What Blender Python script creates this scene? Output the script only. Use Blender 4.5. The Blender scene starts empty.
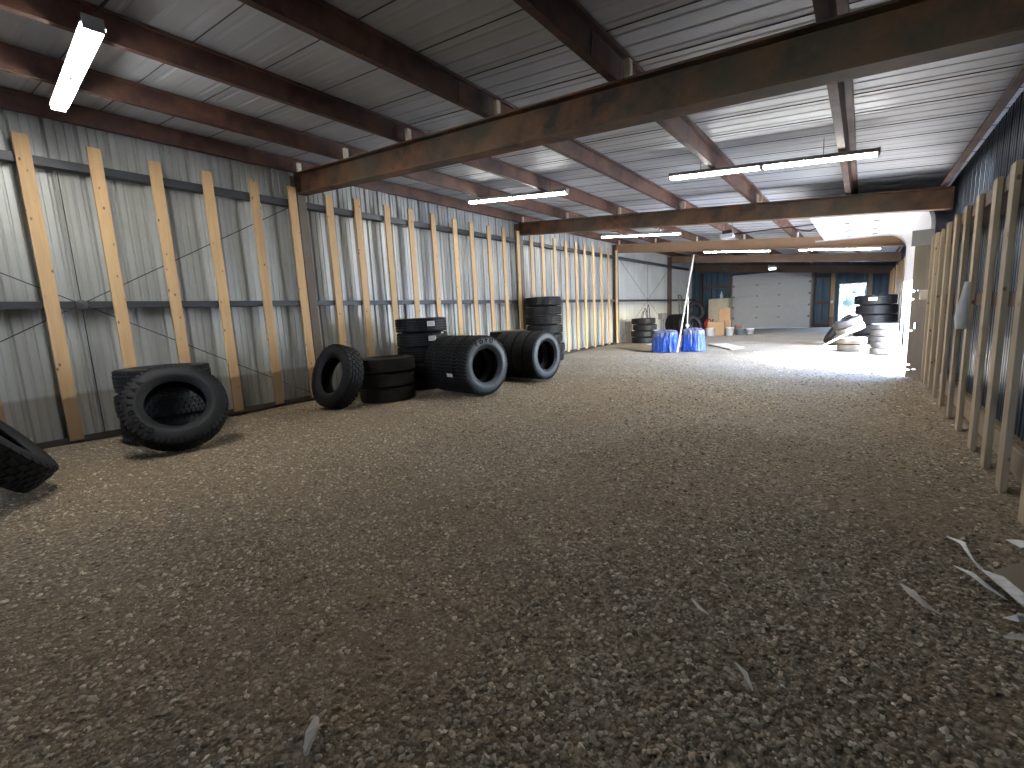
import bpy, math, random
import numpy as np
from mathutils import Vector, Matrix, Euler, noise
PI = math.pi
rnd = random.Random(7)
scene = bpy.context.scene
COL = scene.collection

# ------------------------------------------------------------------ helpers
def V(*a): return Vector(a)

class MB:
    def __init__(s): s.v = []; s.f = []; s.sm = []
    def add(s, vs, fs, smooth=False):
        b = len(s.v); s.v += [Vector(p) for p in vs]
        for f in fs: s.f.append(tuple(i + b for i in f)); s.sm.append(smooth)
        return s
    def box(s, lo, hi, m=None):
        x0, y0, z0 = lo; x1, y1, z1 = hi
        vs = [V(x0,y0,z0),V(x1,y0,z0),V(x1,y1,z0),V(x0,y1,z0),V(x0,y0,z1),V(x1,y0,z1),V(x1,y1,z1),V(x0,y1,z1)]
        if m is not None: vs = [m @ v for v in vs]
        return s.add(vs, [(0,3,2,1),(4,5,6,7),(0,1,5,4),(1,2,6,5),(2,3,7,6),(3,0,4,7)])
    def bbox(s, lo, hi, b=.004, m=None):
        """box with chamfered edges"""
        x0, y0, z0 = lo; x1, y1, z1 = hi
        bm = []
        idx = {}
        vs = []
        for sx in (0,1):
            for sy in (0,1):
                for sz in (0,1):
                    X, Y, Z = (x1 if sx else x0), (y1 if sy else y0), (z1 if sz else z0)
                    dx, dy, dz = (-b if sx else b), (-b if sy else b), (-b if sz else b)
                    for a, p in enumerate(((X,Y+dy,Z+dz),(X+dx,Y,Z+dz),(X+dx,Y+dy,Z))):
                        idx[(sx,sy,sz,a)] = len(vs); vs.append(V(*p))
        fs = []
        I = lambda sx,sy,sz,a: idx[(sx,sy,sz,a)]
        for q in (0,1):
            f = [I(q,0,0,0),I(q,1,0,0),I(q,1,1,0),I(q,0,1,0)]; fs.append(f if q else f[::-1])
            f = [I(0,q,0,1),I(0,q,1,1),I(1,q,1,1),I(1,q,0,1)]; fs.append(f if q else f[::-1])
            f = [I(0,0,q,2),I(1,0,q,2),I(1,1,q,2),I(0,1,q,2)]; fs.append(f if q else f[::-1])
        for p in (0,1):
            for q in (0,1):
                fs.append([I(p,q,0,0),I(p,q,1,0),I(p,q,1,1),I(p,q,0,1)])
                fs.append([I(p,0,q,0),I(p,1,q,0),I(p,1,q,2),I(p,0,q,2)])
                fs.append([I(0,p,q,1),I(1,p,q,1),I(1,p,q,2),I(0,p,q,2)])
        for sx in (0,1):
            for sy in (0,1):
                for sz in (0,1): fs.append([I(sx,sy,sz,0),I(sx,sy,sz,1),I(sx,sy,sz,2)])
        if m is not None: vs = [m @ v for v in vs]
        return s.add(vs, fs)
    def tube(s, pts, r, n=8, cap=True, smooth=True):
        pts = [Vector(p) for p in pts]; rs = r if isinstance(r, (list, tuple)) else [r]*len(pts)
        vs = []; up = None
        for i, p in enumerate(pts):
            d = (pts[min(i+1,len(pts)-1)] - pts[max(i-1,0)]).normalized()
            if up is None:
                up = V(0,0,1) if abs(d.z) < .9 else V(1,0,0)
            a = d.cross(up).normalized(); up = a.cross(d).normalized()
            for k in range(n):
                t = 2*PI*k/n; vs.append(p + (a*math.cos(t) + up*math.sin(t))*rs[i])
        fs = []
        for i in range(len(pts)-1):
            for k in range(n):
                k2 = (k+1) % n; fs.append((i*n+k, i*n+k2, (i+1)*n+k2, (i+1)*n+k))
        s.add(vs, fs, smooth)
        if cap:
            b = len(s.v) - len(vs); m = (len(pts)-1)*n + b
            s.f.append(tuple(b+k for k in range(n))[::-1]); s.sm.append(False)
            s.f.append(tuple(m+k for k in range(n))); s.sm.append(False)
        return s
    def lathe(s, prof, n=48, m=None, closed=False, smooth=True):
        vs = []
        for (r, z) in prof:
            for k in range(n):
                t = 2*PI*k/n; vs.append(V(r*math.cos(t), r*math.sin(t), z))
        fs = []; P = len(prof)
        for i in range(P if closed else P-1):
            j = (i+1) % P
            for k in range(n):
                k2 = (k+1) % n; fs.append((i*n+k, i*n+k2, j*n+k2, j*n+k))
        if m is not None: vs = [m @ v for v in vs]
        return s.add(vs, fs, smooth)
    def prism(s, prof, m0, m1):
        """closed 2D profile (x,z) swept from frame m0 to m1"""
        n = len(prof)
        vs = [m0 @ V(p[0],0,p[1]) for p in prof] + [m1 @ V(p[0],0,p[1]) for p in prof]
        fs = [(k,(k+1)%n,n+(k+1)%n,n+k) for k in range(n)]
        s.add(vs, fs)
        b = len(s.v)-2*n
        s.f.append(tuple(b+k for k in range(n))[::-1]); s.sm.append(False)
        s.f.append(tuple(b+n+k for k in range(n))); s.sm.append(False)
        return s
    def ico(s, c, r, sub=2, f=None, sc=(1,1,1)):
        import bmesh
        bm = bmesh.new(); bmesh.ops.create_icosphere(bm, subdivisions=sub, radius=1)
        bm.verts.ensure_lookup_table()
        vs = []
        for v in bm.verts:
            k = f(v.co) if f else 1
            vs.append(Vector(c) + V(v.co.x*sc[0], v.co.y*sc[1], v.co.z*sc[2])*r*k)
        fs = [tuple(v.index for v in fa.verts) for fa in bm.faces]; bm.free()
        return s.add(vs, fs, True)
    def mesh(s, name, mat, origin=(0,0,0)):
        o = Vector(origin); me = bpy.data.meshes.new(name)
        me.from_pydata([tuple(v-o) for v in s.v], [], s.f)
        me.polygons.foreach_set('use_smooth', s.sm)
        mats = mat if isinstance(mat, (list,tuple)) else [mat]
        for m in mats: me.materials.append(m)
        me.update(); return me
    def build(s, name, mat, parent=None, origin=(0,0,0)):
        ob = bpy.data.objects.new(name, s.mesh(name, mat, origin)); COL.objects.link(ob)
        ob.location = origin
        if parent is not None: ob.parent = parent
        return ob

def fixn(ob):
    import bmesh
    bm = bmesh.new(); bm.from_mesh(ob.data); bmesh.ops.recalc_face_normals(bm, faces=bm.faces); bm.to_mesh(ob.data); bm.free(); return ob

def tag(o, label, cat, group=None, kind=None):
    o['label'] = label; o['category'] = cat
    if group: o['group'] = group
    if kind: o['kind'] = kind
    return o
def thing(name, label, cat, loc=(0,0,0), rot=None, group=None):
    o = bpy.data.objects.new(name, None); COL.objects.link(o); o.location = loc; o.empty_display_size = .1
    if rot is not None: o.rotation_euler = rot
    return tag(o, label, cat, group)
def struct(o): o['kind'] = 'structure'; return o
def copy_thing(o, parent=None):
    c = o.copy(); COL.objects.link(c)
    if parent is not None: c.parent = parent
    for ch in list(o.children): copy_thing(ch, c)
    return c

# ------------------------------------------------------------------ materials
def mat(name):
    m = bpy.data.materials.new(name); m.use_nodes = True
    nt = m.node_tree; b = nt.nodes['Principled BSDF']
    return m, nt, b
def N(nt, t, **kw):
    n = nt.nodes.new(t)
    for k, v in kw.items():
        if k in n.inputs.keys(): n.inputs[k].default_value = v
        else: setattr(n, k, v)
    return n
def L(nt, a, b): nt.links.new(a, b)
def ramp(nt, fac, stops):
    r = N(nt, 'ShaderNodeValToRGB'); e = r.color_ramp.elements
    while len(e) < len(stops): e.new(.5)
    for i, (p, c) in enumerate(stops): e[i].position = p; e[i].color = (*c, 1) if len(c) == 3 else c
    L(nt, fac, r.inputs[0]); return r.outputs[0]
def coords(nt, scale=(1,1,1), kind='Object'):
    t = N(nt, 'ShaderNodeTexCoord'); mp = N(nt, 'ShaderNodeMapping'); mp.inputs['Scale'].default_value = scale
    L(nt, t.outputs[kind], mp.inputs[0]); return mp.outputs[0], t
def noise_tex(nt, vec, scale, detail=4, rough=.55):
    n = N(nt, 'ShaderNodeTexNoise'); n.inputs['Scale'].default_value = scale; n.inputs['Detail'].default_value = detail
    n.inputs['Roughness'].default_value = rough; L(nt, vec, n.inputs['Vector']); return n.outputs[0]
def mix(nt, fac, a, b, mode='MIX'):
    m = N(nt, 'ShaderNodeMix', data_type='RGBA', blend_type=mode)
    for sock, v in ((m.inputs[0], fac), (m.inputs[6], a), (m.inputs[7], b)):
        if isinstance(v, (int,float)): sock.default_value = v
        elif isinstance(v, tuple): sock.default_value = (*v, 1)
        else: L(nt, v, sock)
    return m.outputs[2]
def bump(nt, h, b, strength=.3, dist=.01):
    n = N(nt, 'ShaderNodeBump'); n.inputs['Strength'].default_value = strength; n.inputs['Distance'].default_value = dist
    L(nt, h, n.inputs['Height']); L(nt, n.outputs[0], b.inputs['Normal'])
def simple(name, col, rough=.6, metal=0, var=.15, scale=6, stretch=(1,1,1), bmp=0):
    m, nt, b = mat(name)
    v, _ = coords(nt, stretch); n = noise_tex(nt, v, scale)
    c = ramp(nt, n, [(.3, tuple(x*(1-var) for x in col)), (.7, tuple(min(1,x*(1+var)) for x in col))])
    L(nt, c, b.inputs['Base Color']); b.inputs['Roughness'].default_value = rough; b.inputs['Metallic'].default_value = metal
    if bmp: bump(nt, n, b, bmp)
    return m
def wood(name, light, dark, stain=None, axis='Z'):
    m, nt, b = mat(name)
    st = {'Z':(1,1,.06),'Y':(1,.06,1),'X':(.06,1,1)}[axis]
    tc = N(nt, 'ShaderNodeTexCoord'); oi = N(nt, 'ShaderNodeObjectInfo')
    ad = N(nt, 'ShaderNodeVectorMath', operation='ADD'); sc = N(nt, 'ShaderNodeVectorMath', operation='SCALE')
    cb = N(nt, 'ShaderNodeCombineXYZ')
    for i in range(3): L(nt, oi.outputs['Random'], cb.inputs[i])
    L(nt, cb.outputs[0], sc.inputs[0]); sc.inputs['Scale'].default_value = 37
    L(nt, tc.outputs['Object'], ad.inputs[0]); L(nt, sc.outputs[0], ad.inputs[1])
    mp = N(nt, 'ShaderNodeMapping'); mp.inputs['Scale'].default_value = st; L(nt, ad.outputs[0], mp.inputs[0])
    g = noise_tex(nt, mp.outputs[0], 55, 3); g2 = noise_tex(nt, mp.outputs[0], 9, 2)
    c = mix(nt, g, light, dark); c = mix(nt, ramp(nt, g2, [(.4,(0,0,0)),(.75,(.55,.55,.55))]), c, tuple(x*.8 for x in dark))
    # knots
    mk = N(nt, 'ShaderNodeMapping'); mk.inputs['Scale'].default_value = {'Z':(8,8,4.6),'Y':(8,4.6,8),'X':(4.6,8,8)}[axis]; L(nt, ad.outputs[0], mk.inputs[0])
    vo = N(nt, 'ShaderNodeTexVoronoi'); vo.inputs['Scale'].default_value = 1.1; L(nt, mk.outputs[0], vo.inputs['Vector'])
    k = ramp(nt, vo.outputs['Distance'], [(.07,(.9,.9,.9)),(.13,(0,0,0))])
    c = mix(nt, k, c, (.13,.06,.03))
    hs = N(nt, 'ShaderNodeHueSaturation'); L(nt, c, hs.inputs['Color'])
    mr = N(nt, 'ShaderNodeMapRange'); L(nt, oi.outputs['Random'], mr.inputs[0]); mr.inputs[3].default_value = .8; mr.inputs[4].default_value = 1.12
    L(nt, mr.outputs[0], hs.inputs['Value']); c = hs.outputs[0]
    if stain:
        sx = N(nt, 'ShaderNodeSeparateXYZ'); L(nt, tc.outputs['Object'], sx.inputs[0])
        nn = noise_tex(nt, tc.outputs['Object'], 5)
        a = N(nt, 'ShaderNodeMath', operation='ADD'); mu = N(nt, 'ShaderNodeMath', operation='MULTIPLY'); mu.inputs[1].default_value = .35
        L(nt, nn, mu.inputs[0]); L(nt, sx.outputs[2], a.inputs[0]); L(nt, mu.outputs[0], a.inputs[1])
        f = ramp(nt, a.outputs[0], [(.68,(.78,.78,.78)),(.74,(0,0,0))])
        c = mix(nt, f, c, stain)
    L(nt, c, b.inputs['Base Color']); b.inputs['Roughness'].default_value = .7
    bump(nt, g, b, .15, .003)
    return m
def rusty(name, base, rust, green=None, amount=.5, rough=.65, metal=0.0):
    m, nt, b = mat(name)
    tc = N(nt, 'ShaderNodeTexCoord'); v = tc.outputs['Object']
    n1 = noise_tex(nt, v, 2.2, 6, .65); n2 = noise_tex(nt, v, 14, 5, .7); n3 = noise_tex(nt, v, .8, 3)
    c = mix(nt, ramp(nt, n1, [(.42,(0,0,0)),(.62,(amount,)*3)]), base, rust)
    c = mix(nt, ramp(nt, n2, [(.52,(0,0,0)),(.75,(amount*.9,)*3)]), c, tuple(x*.55 for x in rust))
    if green: c = mix(nt, ramp(nt, n3, [(.45,(0,0,0)),(.7,(.6,.6,.6))]), c, green)
    c = mix(nt, ramp(nt, n2, [(.62,(0,0,0)),(.8,(.35,.35,.35))]), c, tuple(min(1,x*1.7+.03) for x in rust))
    L(nt, c, b.inputs['Base Color']); b.inputs['Roughness'].default_value = rough; b.inputs['Metallic'].default_value = metal
    bump(nt, n2, b, .2, .004); return m
def sheet(name, col, dark, stretch, metal=.55, rough=.42, stain_z=None, spec=.5):
    m, nt, b = mat(name)
    v, tc = coords(nt, stretch)
    n = noise_tex(nt, v, 3.0, 5, .6); n2 = noise_tex(nt, tc.outputs['Object'], 1.1, 4)
    c = mix(nt, ramp(nt, n, [(.3,(0,0,0)),(.72,(1,1,1))]), dark, col)
    c = mix(nt, ramp(nt, n2, [(.35,(.45,.45,.45)),(.65,(0,0,0))]), c, tuple(x*.75 for x in dark))
    if stain_z:
        sx = N(nt, 'ShaderNodeSeparateXYZ'); L(nt, tc.outputs['Object'], sx.inputs[0])
        vz = N(nt, 'ShaderNodeMath', operation='ADD'); mu = N(nt, 'ShaderNodeMath', operation='MULTIPLY'); mu.inputs[1].default_value = .12
        L(nt, n2, mu.inputs[0]); L(nt, sx.outputs[2], vz.inputs[0]); L(nt, mu.outputs[0], vz.inputs[1])
        dv = N(nt, 'ShaderNodeMath', operation='MULTIPLY'); dv.inputs[1].default_value = 1/stain_z/2; L(nt, vz.outputs[0], dv.inputs[0])
        f = ramp(nt, dv.outputs[0], [(.48,(.62,.62,.62)),(.52,(0,0,0))])
        c = mix(nt, f, c, (.20,.175,.135))
        rr = ramp(nt, dv.outputs[0], [(.48,(.75,.75,.75)),(.52,(rough,)*3)]); L(nt, rr, b.inputs['Roughness'])
    else: b.inputs['Roughness'].default_value = rough
    L(nt, c, b.inputs['Base Color']); b.inputs['Metallic'].default_value = metal
    return m
def emit(name, col, strength):
    m, nt, b = mat(name); b.inputs['Base Color'].default_value = (.9,.9,.9,1)
    b.inputs['Emission Color'].default_value = (*col,1); b.inputs['Emission Strength'].default_value = strength; return m

M_pine = wood('pine', (.72,.50,.27), (.54,.33,.155), stain=(.17,.10,.045))
M_pine_c = wood('pine_clean', (.70,.50,.28), (.54,.34,.17))
M_pine_r = wood('pine_weathered', (.50,.40,.27), (.34,.25,.155))
M_pine_y = wood('pine_long', (.33,.26,.18), (.20,.15,.10), axis='Y')
M_ply = simple('plywood', (.30,.25,.20), .8, 0, .25, 5, (1,1,.15))
M_block = simple('pale_wood_block', (.72,.64,.5), .7, 0, .1, 10)
M_beam = rusty('rusty_beam', (.034,.021,.020), (.20,.088,.040), (.115,.095,.060), .95)
M_beam_o = rusty('rust_primer_beam', (.22,.135,.080), (.26,.155,.085), None, .6)
M_beam_b = rusty('brown_beam', (.135,.085,.058), (.2,.11,.06), None, .6)
M_purlin = rusty('red_primer', (.052,.021,.018), (.16,.07,.038), (.036,.021,.019), .85)
M_column = rusty('column_steel', (.12,.095,.075), (.13,.075,.05), (.2,.18,.155), .5)
M_girt = rusty('girt_steel', (.045,.052,.062), (.06,.05,.045), None, .4, .5, .3)
M_girt_r = rusty('girt_red', (.10,.055,.045), (.13,.07,.05), None, .5)
M_sill = rusty('sill_steel', (.035,.027,.022), (.06,.04,.03), None, .5)
M_rod = simple('rod_steel', (.05,.048,.045), .5, .6, .3)
M_wall_l = sheet('galvanized_wall', (.50,.51,.485), (.40,.41,.39), (1,3.2,.05), .28, .45, stain_z=.66)
M_wall_l2 = sheet('galvanized_wall_clean', (.55,.57,.57), (.42,.435,.43), (1,3.2,.05), .28, .42)
M_wall_far = sheet('pale_wall_sheet', (.68,.69,.66), (.55,.56,.53), (1,2,.06), .15, .5)
M_wall_r = sheet('dark_wall_sheet', (.12,.16,.22), (.045,.058,.085), (1,3,.05), .5, .32)
M_wall_b = sheet('blue_wall_sheet', (.085,.16,.235), (.045,.085,.125), (3,1,.05), .2, .5)
M_roof = sheet('roof_sheet', (.58,.615,.68), (.46,.49,.545), (.12,2.5,1), .22, .5)
M_lap = simple('sheet_lap', (.06,.06,.065), .7)
M_white = simple('white_painted_door', (.60,.61,.63), .5, 0, .04)
M_track = simple('galvanized_track', (.62,.66,.68), .35, .6, .1)
M_dark = simple('dark_bolt', (.04,.04,.045), .5)
M_rubber = simple('tire_rubber', (.0085,.0085,.0095), .6, 0, .35, 9, (1,1,1), .15)
M_rubber_s = simple('tire_sidewall', (.022,.023,.029), .5, 0, .2, 9)
M_rubber_d = simple('tire_sidewall_dark', (.010,.0105,.012), .55, 0, .2, 9)
M_rubber_old = simple('tire_rubber_dusty', (.022,.020,.0175), .8, 0, .35, 7)
M_dust_top = simple('tire_rubber_dust', (.15,.125,.095), .9, 0, .4, 5)
M_dust_g = simple('tire_rubber_grey_dust', (.05,.048,.048), .9, 0, .4, 5)
M_rubber_tan = simple('tire_rubber_caked', (.12,.10,.08), .9, 0, .3, 4)
for m_ in (M_rubber, M_rubber_old, M_rubber_d): m_.node_tree.nodes['Principled BSDF'].inputs['Specular IOR Level'].default_value = .22
M_letter = simple('raised_letters', (.002,.002,.0025), .8)
M_letter.node_tree.nodes['Principled BSDF'].inputs['Specular IOR Level'].default_value = .08
M_sticker = simple('white_sticker', (.8,.8,.8), .5, 0, .04)
M_ink = simple('sticker_ink', (.08,.08,.09), .6)
M_tube = emit('fluorescent_tube', (1.0,.99,.94), 90)
M_fix = simple('fixture_enamel', (.42,.42,.43), .5)
M_fix_end = simple('fixture_end', (.30,.31,.32), .5, .3)
M_card = simple('cardboard', (.38,.24,.14), .85, 0, .12, 3)
M_card_d = simple('cardboard_damp', (.235,.185,.13), .9, 0, .15, 3)
M_paper = simple('pale_paper', (.75,.73,.68), .7, 0, .05)
M_plastic = simple('clear_plastic_scrap', (.52,.50,.47), .35, 0, .25, 25)
M_twig = simple('pale_wood_scrap', (.47,.41,.33), .8, 0, .2, 20)
M_red = simple('red_plastic', (.5,.03,.02), .4)
M_bucket = simple('white_bucket_plastic', (.75,.76,.80), .4, 0, .05)
M_cream = simple('cream_enamel', (.62,.56,.43), .45, 0, .08)
M_black = simple('black_plastic', (.02,.02,.022), .5)
M_pole = simple('pale_pole', (.75,.74,.70), .5, 0, .06)
M_steelgrey = simple('grey_steel', (.24,.24,.25), .5, .5, .2)
M_boardpale = simple('pale_board', (.62,.58,.52), .8, 0, .1, 2)
M_boardgrey = simple('grey_board', (.30,.29,.28), .8, 0, .1, 2)
M_concrete = simple('dirt_slab', (.27,.235,.20), .95, 0, .16, 1.3)
M_outside = simple('outside_ground', (.45,.44,.41), .95, 0, .15, .4)
M_leaf = simple('tree_leaves', (.008,.02,.019), .8, 0, .4, 3)
M_bark = simple('tree_bark', (.12,.09,.06), .9)
M_shed = simple('shed_siding', (.6,.62,.64), .6, 0, .05)

def tarp():
    m, nt, b = mat('blue_tarp'); tc = N(nt, 'ShaderNodeTexCoord'); v = tc.outputs['Object']
    n = noise_tex(nt, v, 26, 5, .7)
    c = ramp(nt, n, [(.3,(.001,.008,.07)),(.50,(.004,.042,.30)),(.80,(.04,.17,.58))])
    n2 = noise_tex(nt, v, 3.2, 3); sx = N(nt, 'ShaderNodeSeparateXYZ'); L(nt, v, sx.inputs[0])
    a = N(nt, 'ShaderNodeMath', operation='ADD'); L(nt, n2, a.inputs[0]); L(nt, sx.outputs[2], a.inputs[1])
    c = mix(nt, ramp(nt, a.outputs[0], [(.92,(0,0,0)),(1.12,(.6,.6,.6))]), c, (.17,.17,.18))
    L(nt, c, b.inputs['Base Color']); b.inputs['Roughness'].default_value = .35; bump(nt, n, b, .6, .02); return m
M_tarp = tarp()
def translucent(name, col):
    m, nt, b = mat(name); b.inputs['Base Color'].default_value = (*col,1); b.inputs['Roughness'].default_value = .6
    b.inputs['Transmission Weight'].default_value = .35; return m

# gravel ground shader
def gravel_floor():
    m, nt, b = mat('gravel_bed'); tc = N(nt, 'ShaderNodeTexCoord'); v = tc.outputs['Object']
    def cells(scale, stops, ch):
        w = N(nt, 'ShaderNodeTexVoronoi'); w.inputs['Scale'].default_value = scale; L(nt, v, w.inputs['Vector'])
        sx = N(nt, 'ShaderNodeSeparateColor'); L(nt, w.outputs['Color'], sx.inputs[0])
        return w, ramp(nt, sx.outputs[ch], stops)
    w, c = cells(42, [(0,(0.088,0.064,0.039)),(.3,(0.208,0.158,0.099)),(.6,(0.322,0.250,0.160)),(.85,(0.478,0.384,0.260)),(1,(0.728,0.605,0.437))], 0)
    w2, c2 = cells(90, [(0,(0.104,0.077,0.046)),(.5,(0.260,0.197,0.122)),(.85,(0.437,0.346,0.231)),(1,(0.686,0.566,0.403))], 1)
    w3, c3 = cells(20, [(0,(0.135,0.101,0.062)),(.55,(0.302,0.230,0.143)),(.9,(0.478,0.384,0.260)),(1,(0.645,0.538,0.386))], 2)
    big = noise_tex(nt, v, 1.4, 6, .65)
    c = mix(nt, ramp(nt, big, [(.42,(.15,.15,.15)),(.58,(.8,.8,.8))]), c, c2)
    c = mix(nt, .28, c, c3)
    c = mix(nt, ramp(nt, w.outputs['Distance'], [(.35,(0,0,0)),(.75,(.75,.75,.75))]), c, (0.088,0.063,0.036))
    n4 = noise_tex(nt, v, 16, 6, .8)
    c = mix(nt, ramp(nt, n4, [(.40,(.55,.55,.55)),(.52,(0,0,0))]), c, (0.104,0.077,0.046))
    n3 = noise_tex(nt, v, .4, 5)
    c = mix(nt, ramp(nt, n3, [(.42,(0,0,0)),(.62,(.5,.5,.5))]), c, (0.224,0.158,0.091))
    # paler grey towards the far half of the shed: skylight painted into the colour
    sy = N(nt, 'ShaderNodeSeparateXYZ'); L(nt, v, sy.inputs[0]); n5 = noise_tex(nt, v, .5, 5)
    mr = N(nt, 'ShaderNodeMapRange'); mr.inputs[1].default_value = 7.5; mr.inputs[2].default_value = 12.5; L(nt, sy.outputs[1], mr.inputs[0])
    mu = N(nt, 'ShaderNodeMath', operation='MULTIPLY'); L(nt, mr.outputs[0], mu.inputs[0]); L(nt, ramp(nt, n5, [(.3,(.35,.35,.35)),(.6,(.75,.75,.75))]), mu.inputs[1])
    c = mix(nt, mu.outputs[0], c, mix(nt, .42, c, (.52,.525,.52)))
    L(nt, c, b.inputs['Base Color']); b.inputs['Roughness'].default_value = .9
    h = N(nt, 'ShaderNodeMath', operation='ADD'); L(nt, w.outputs['Distance'], h.inputs[0]); L(nt, w2.outputs['Distance'], h.inputs[1])
    iv = N(nt, 'ShaderNodeMath', operation='MULTIPLY'); iv.inputs[1].default_value = -1; L(nt, h.outputs[0], iv.inputs[0])
    bump(nt, iv.outputs[0], b, .6, .012); return m
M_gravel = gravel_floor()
def stone_mat():
    m, nt, b = mat('gravel_stone'); oi = N(nt, 'ShaderNodeObjectInfo')
    tc = N(nt, 'ShaderNodeTexCoord'); n = noise_tex(nt, tc.outputs['Object'], 3, 4)
    c = ramp(nt, oi.outputs['Random'], [(0,(0.125,0.091,0.055)),(.22,(0.260,0.197,0.124)),(.45,(0.354,0.274,0.176)),(.62,(0.343,0.288,0.210)),(.82,(0.499,0.398,0.269)),(1,(0.770,0.643,0.470))])
    c = mix(nt, ramp(nt, n, [(.35,(.5,.5,.5)),(.65,(0,0,0))]), c, (0.208,0.154,0.092))
    L(nt, c, b.inputs['Base Color']); b.inputs['Roughness'].default_value = .8; return m
M_stone = stone_mat()

# ------------------------------------------------------------------ layout
XL, XR = -8.05, 1.12           # wall sheets
YB, YF = 28.3, -12.0            # far and near end walls
BEAMS = [4.5, 11.0, 17.5, 24.0]
SLOPE = .1
def ztop(x): return 3.92 - SLOPE*(x + 7.85)     # top of the roof beams = underside of the purlins
def zroof(x): return ztop(x) + .233
def ground(x, y):
    h = .010*math.sin(1.3*x+.7*y) + .008*math.sin(2.9*x-1.7*y+1) + .006*math.sin(4.3*y+1.1*x) - .012
    if x > .88 and y < 10: h += min(1, (x-.88)/.2)*.10
    return h

# floor
def make_floor():
    b = MB(); xs = np.arange(XL-.1, XR+.3, .16); ys = np.arange(YF-.1, 18.3, .16)
    n = len(ys)
    vs = [(x, y, ground(x, y)) for x in xs for y in ys]
    fs = [(i*n+j, (i+1)*n+j, (i+1)*n+j+1, i*n+j+1) for i in range(len(xs)-1) for j in range(n-1)]
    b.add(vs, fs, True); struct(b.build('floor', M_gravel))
    b = MB().box((XL-.1, 18.15, -.3), (XR+.3, YB+.6, -.004)); struct(b.build('floor', M_concrete))
    b = MB().add([(-300,-300,-.32),(300,-300,-.32),(300,300,-.32),(-300,300,-.32)], [(0,1,2,3)])
    struct(b.build('ground', M_outside))
    b = MB().box((XR+.35, -20, -.31), (60, 80, -.045)); struct(b.build('ground', M_outside))
    b = MB().box((-20, YB+.65, -.31), (XR+.3, 80, -.045)); struct(b.build('ground', M_outside))
make_floor()

# corrugated sheets
def corr_profile(length, pitch=.305, off=0.0):
    """(t, d): d = depth away from the room"""
    pts = []; t = -off
    while t < length:
        for dt, d in ((0,0),(.020,.032),(.046,.032),(.066,0),(.125,0),(.135,.010),(.150,.010),(.158,0),(.213,0),(.223,.010),(.238,.010),(.246,0)):
            if 0 < t+dt < length: pts.append((t+dt, d))
        t += pitch
    return [(0,0)] + pts + [(length,0)]
def corr_wall(name, m, f, length, z0, z1, off=0.0):
    """f(t,d,z)->point"""
    b = MB(); pr = corr_profile(length, off=off); n = len(pr)
    vs = [f(t,d,z0) for t,d in pr] + [f(t,d,z1) for t,d in pr] 
    fs = [(k,k+1,n+k+1,n+k) for k in range(n-1)]
    b.add(vs, fs); return b
def outer(b, f, length, z0, z1, d=.06):
    vs = [f(t,d,z) for t in (0,length) for z in (z0,z1)]; b.add(vs, [(0,1,3,2)])
def wall(name, m, f, length, z0, z1, off=0.0):
    b = corr_wall(name, m, f, length, z0, z1, off); outer(b, f, length, z0, z1)
    return struct(b.build(name, m))
wall('wall_left', M_wall_l, lambda t,d,z: V(XL-d, YF+t, z), 6.6-YF, -.2, zroof(XL)+.02, .09)
wall('wall_left', M_wall_l2, lambda t,d,z: V(XL-d, 6.6+t, z), 17.5-6.6, -.2, zroof(XL)+.02, .2)
wall('wall_left', M_wall_far, lambda t,d,z: V(XL-d, 17.5+t, z), YB-17.5+.05, -.2, zroof(XL)+.02)
DOOR_Y0, DOOR_Y1, DOOR_X = 10.15, 16.4, .86
wall('wall_right', M_wall_r, lambda t,d,z: V(XR+d, YF+t, z), DOOR_Y0-YF, -.2, zroof(XR)-.02, .1)
wall('wall_right', M_wall_r, lambda t,d,z: V(XR+d, DOOR_Y1+t, z), YB-DOOR_Y1+.05, -.2, zroof(XR)-.02)
wall('wall_right', M_wall_r, lambda t,d,z: V(XR+d, DOOR_Y0+t, z), DOOR_Y1-DOOR_Y0, 2.16, zroof(XR)-.02, .05)
wall('wall_front', M_wall_l, lambda t,d,z: V(XL+t, YF-d, z), XR-XL, -.05, zroof(XR)-.01, .1)
# far wall with the two doors cut out
GD = (-5.82, -2.2, 2.92)      # garage door x0,x1,height
MD = (-.93, .04, 2.05)        # man door
for x0, x1, z0, z1 in ((XL-.05, GD[0], -.05, 4.2), (GD[0], GD[1], GD[2], 4.1), (GD[1], MD[0], -.05, 3.9), (MD[0], MD[1], MD[2], 3.7), (MD[1], XR+.1, -.05, 3.55)):
    wall('wall_back', M_wall_b, (lambda x0: lambda t,d,z: V(x0+t, YB+d, z))(x0), x1-x0, z0, z1, .1)
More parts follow.
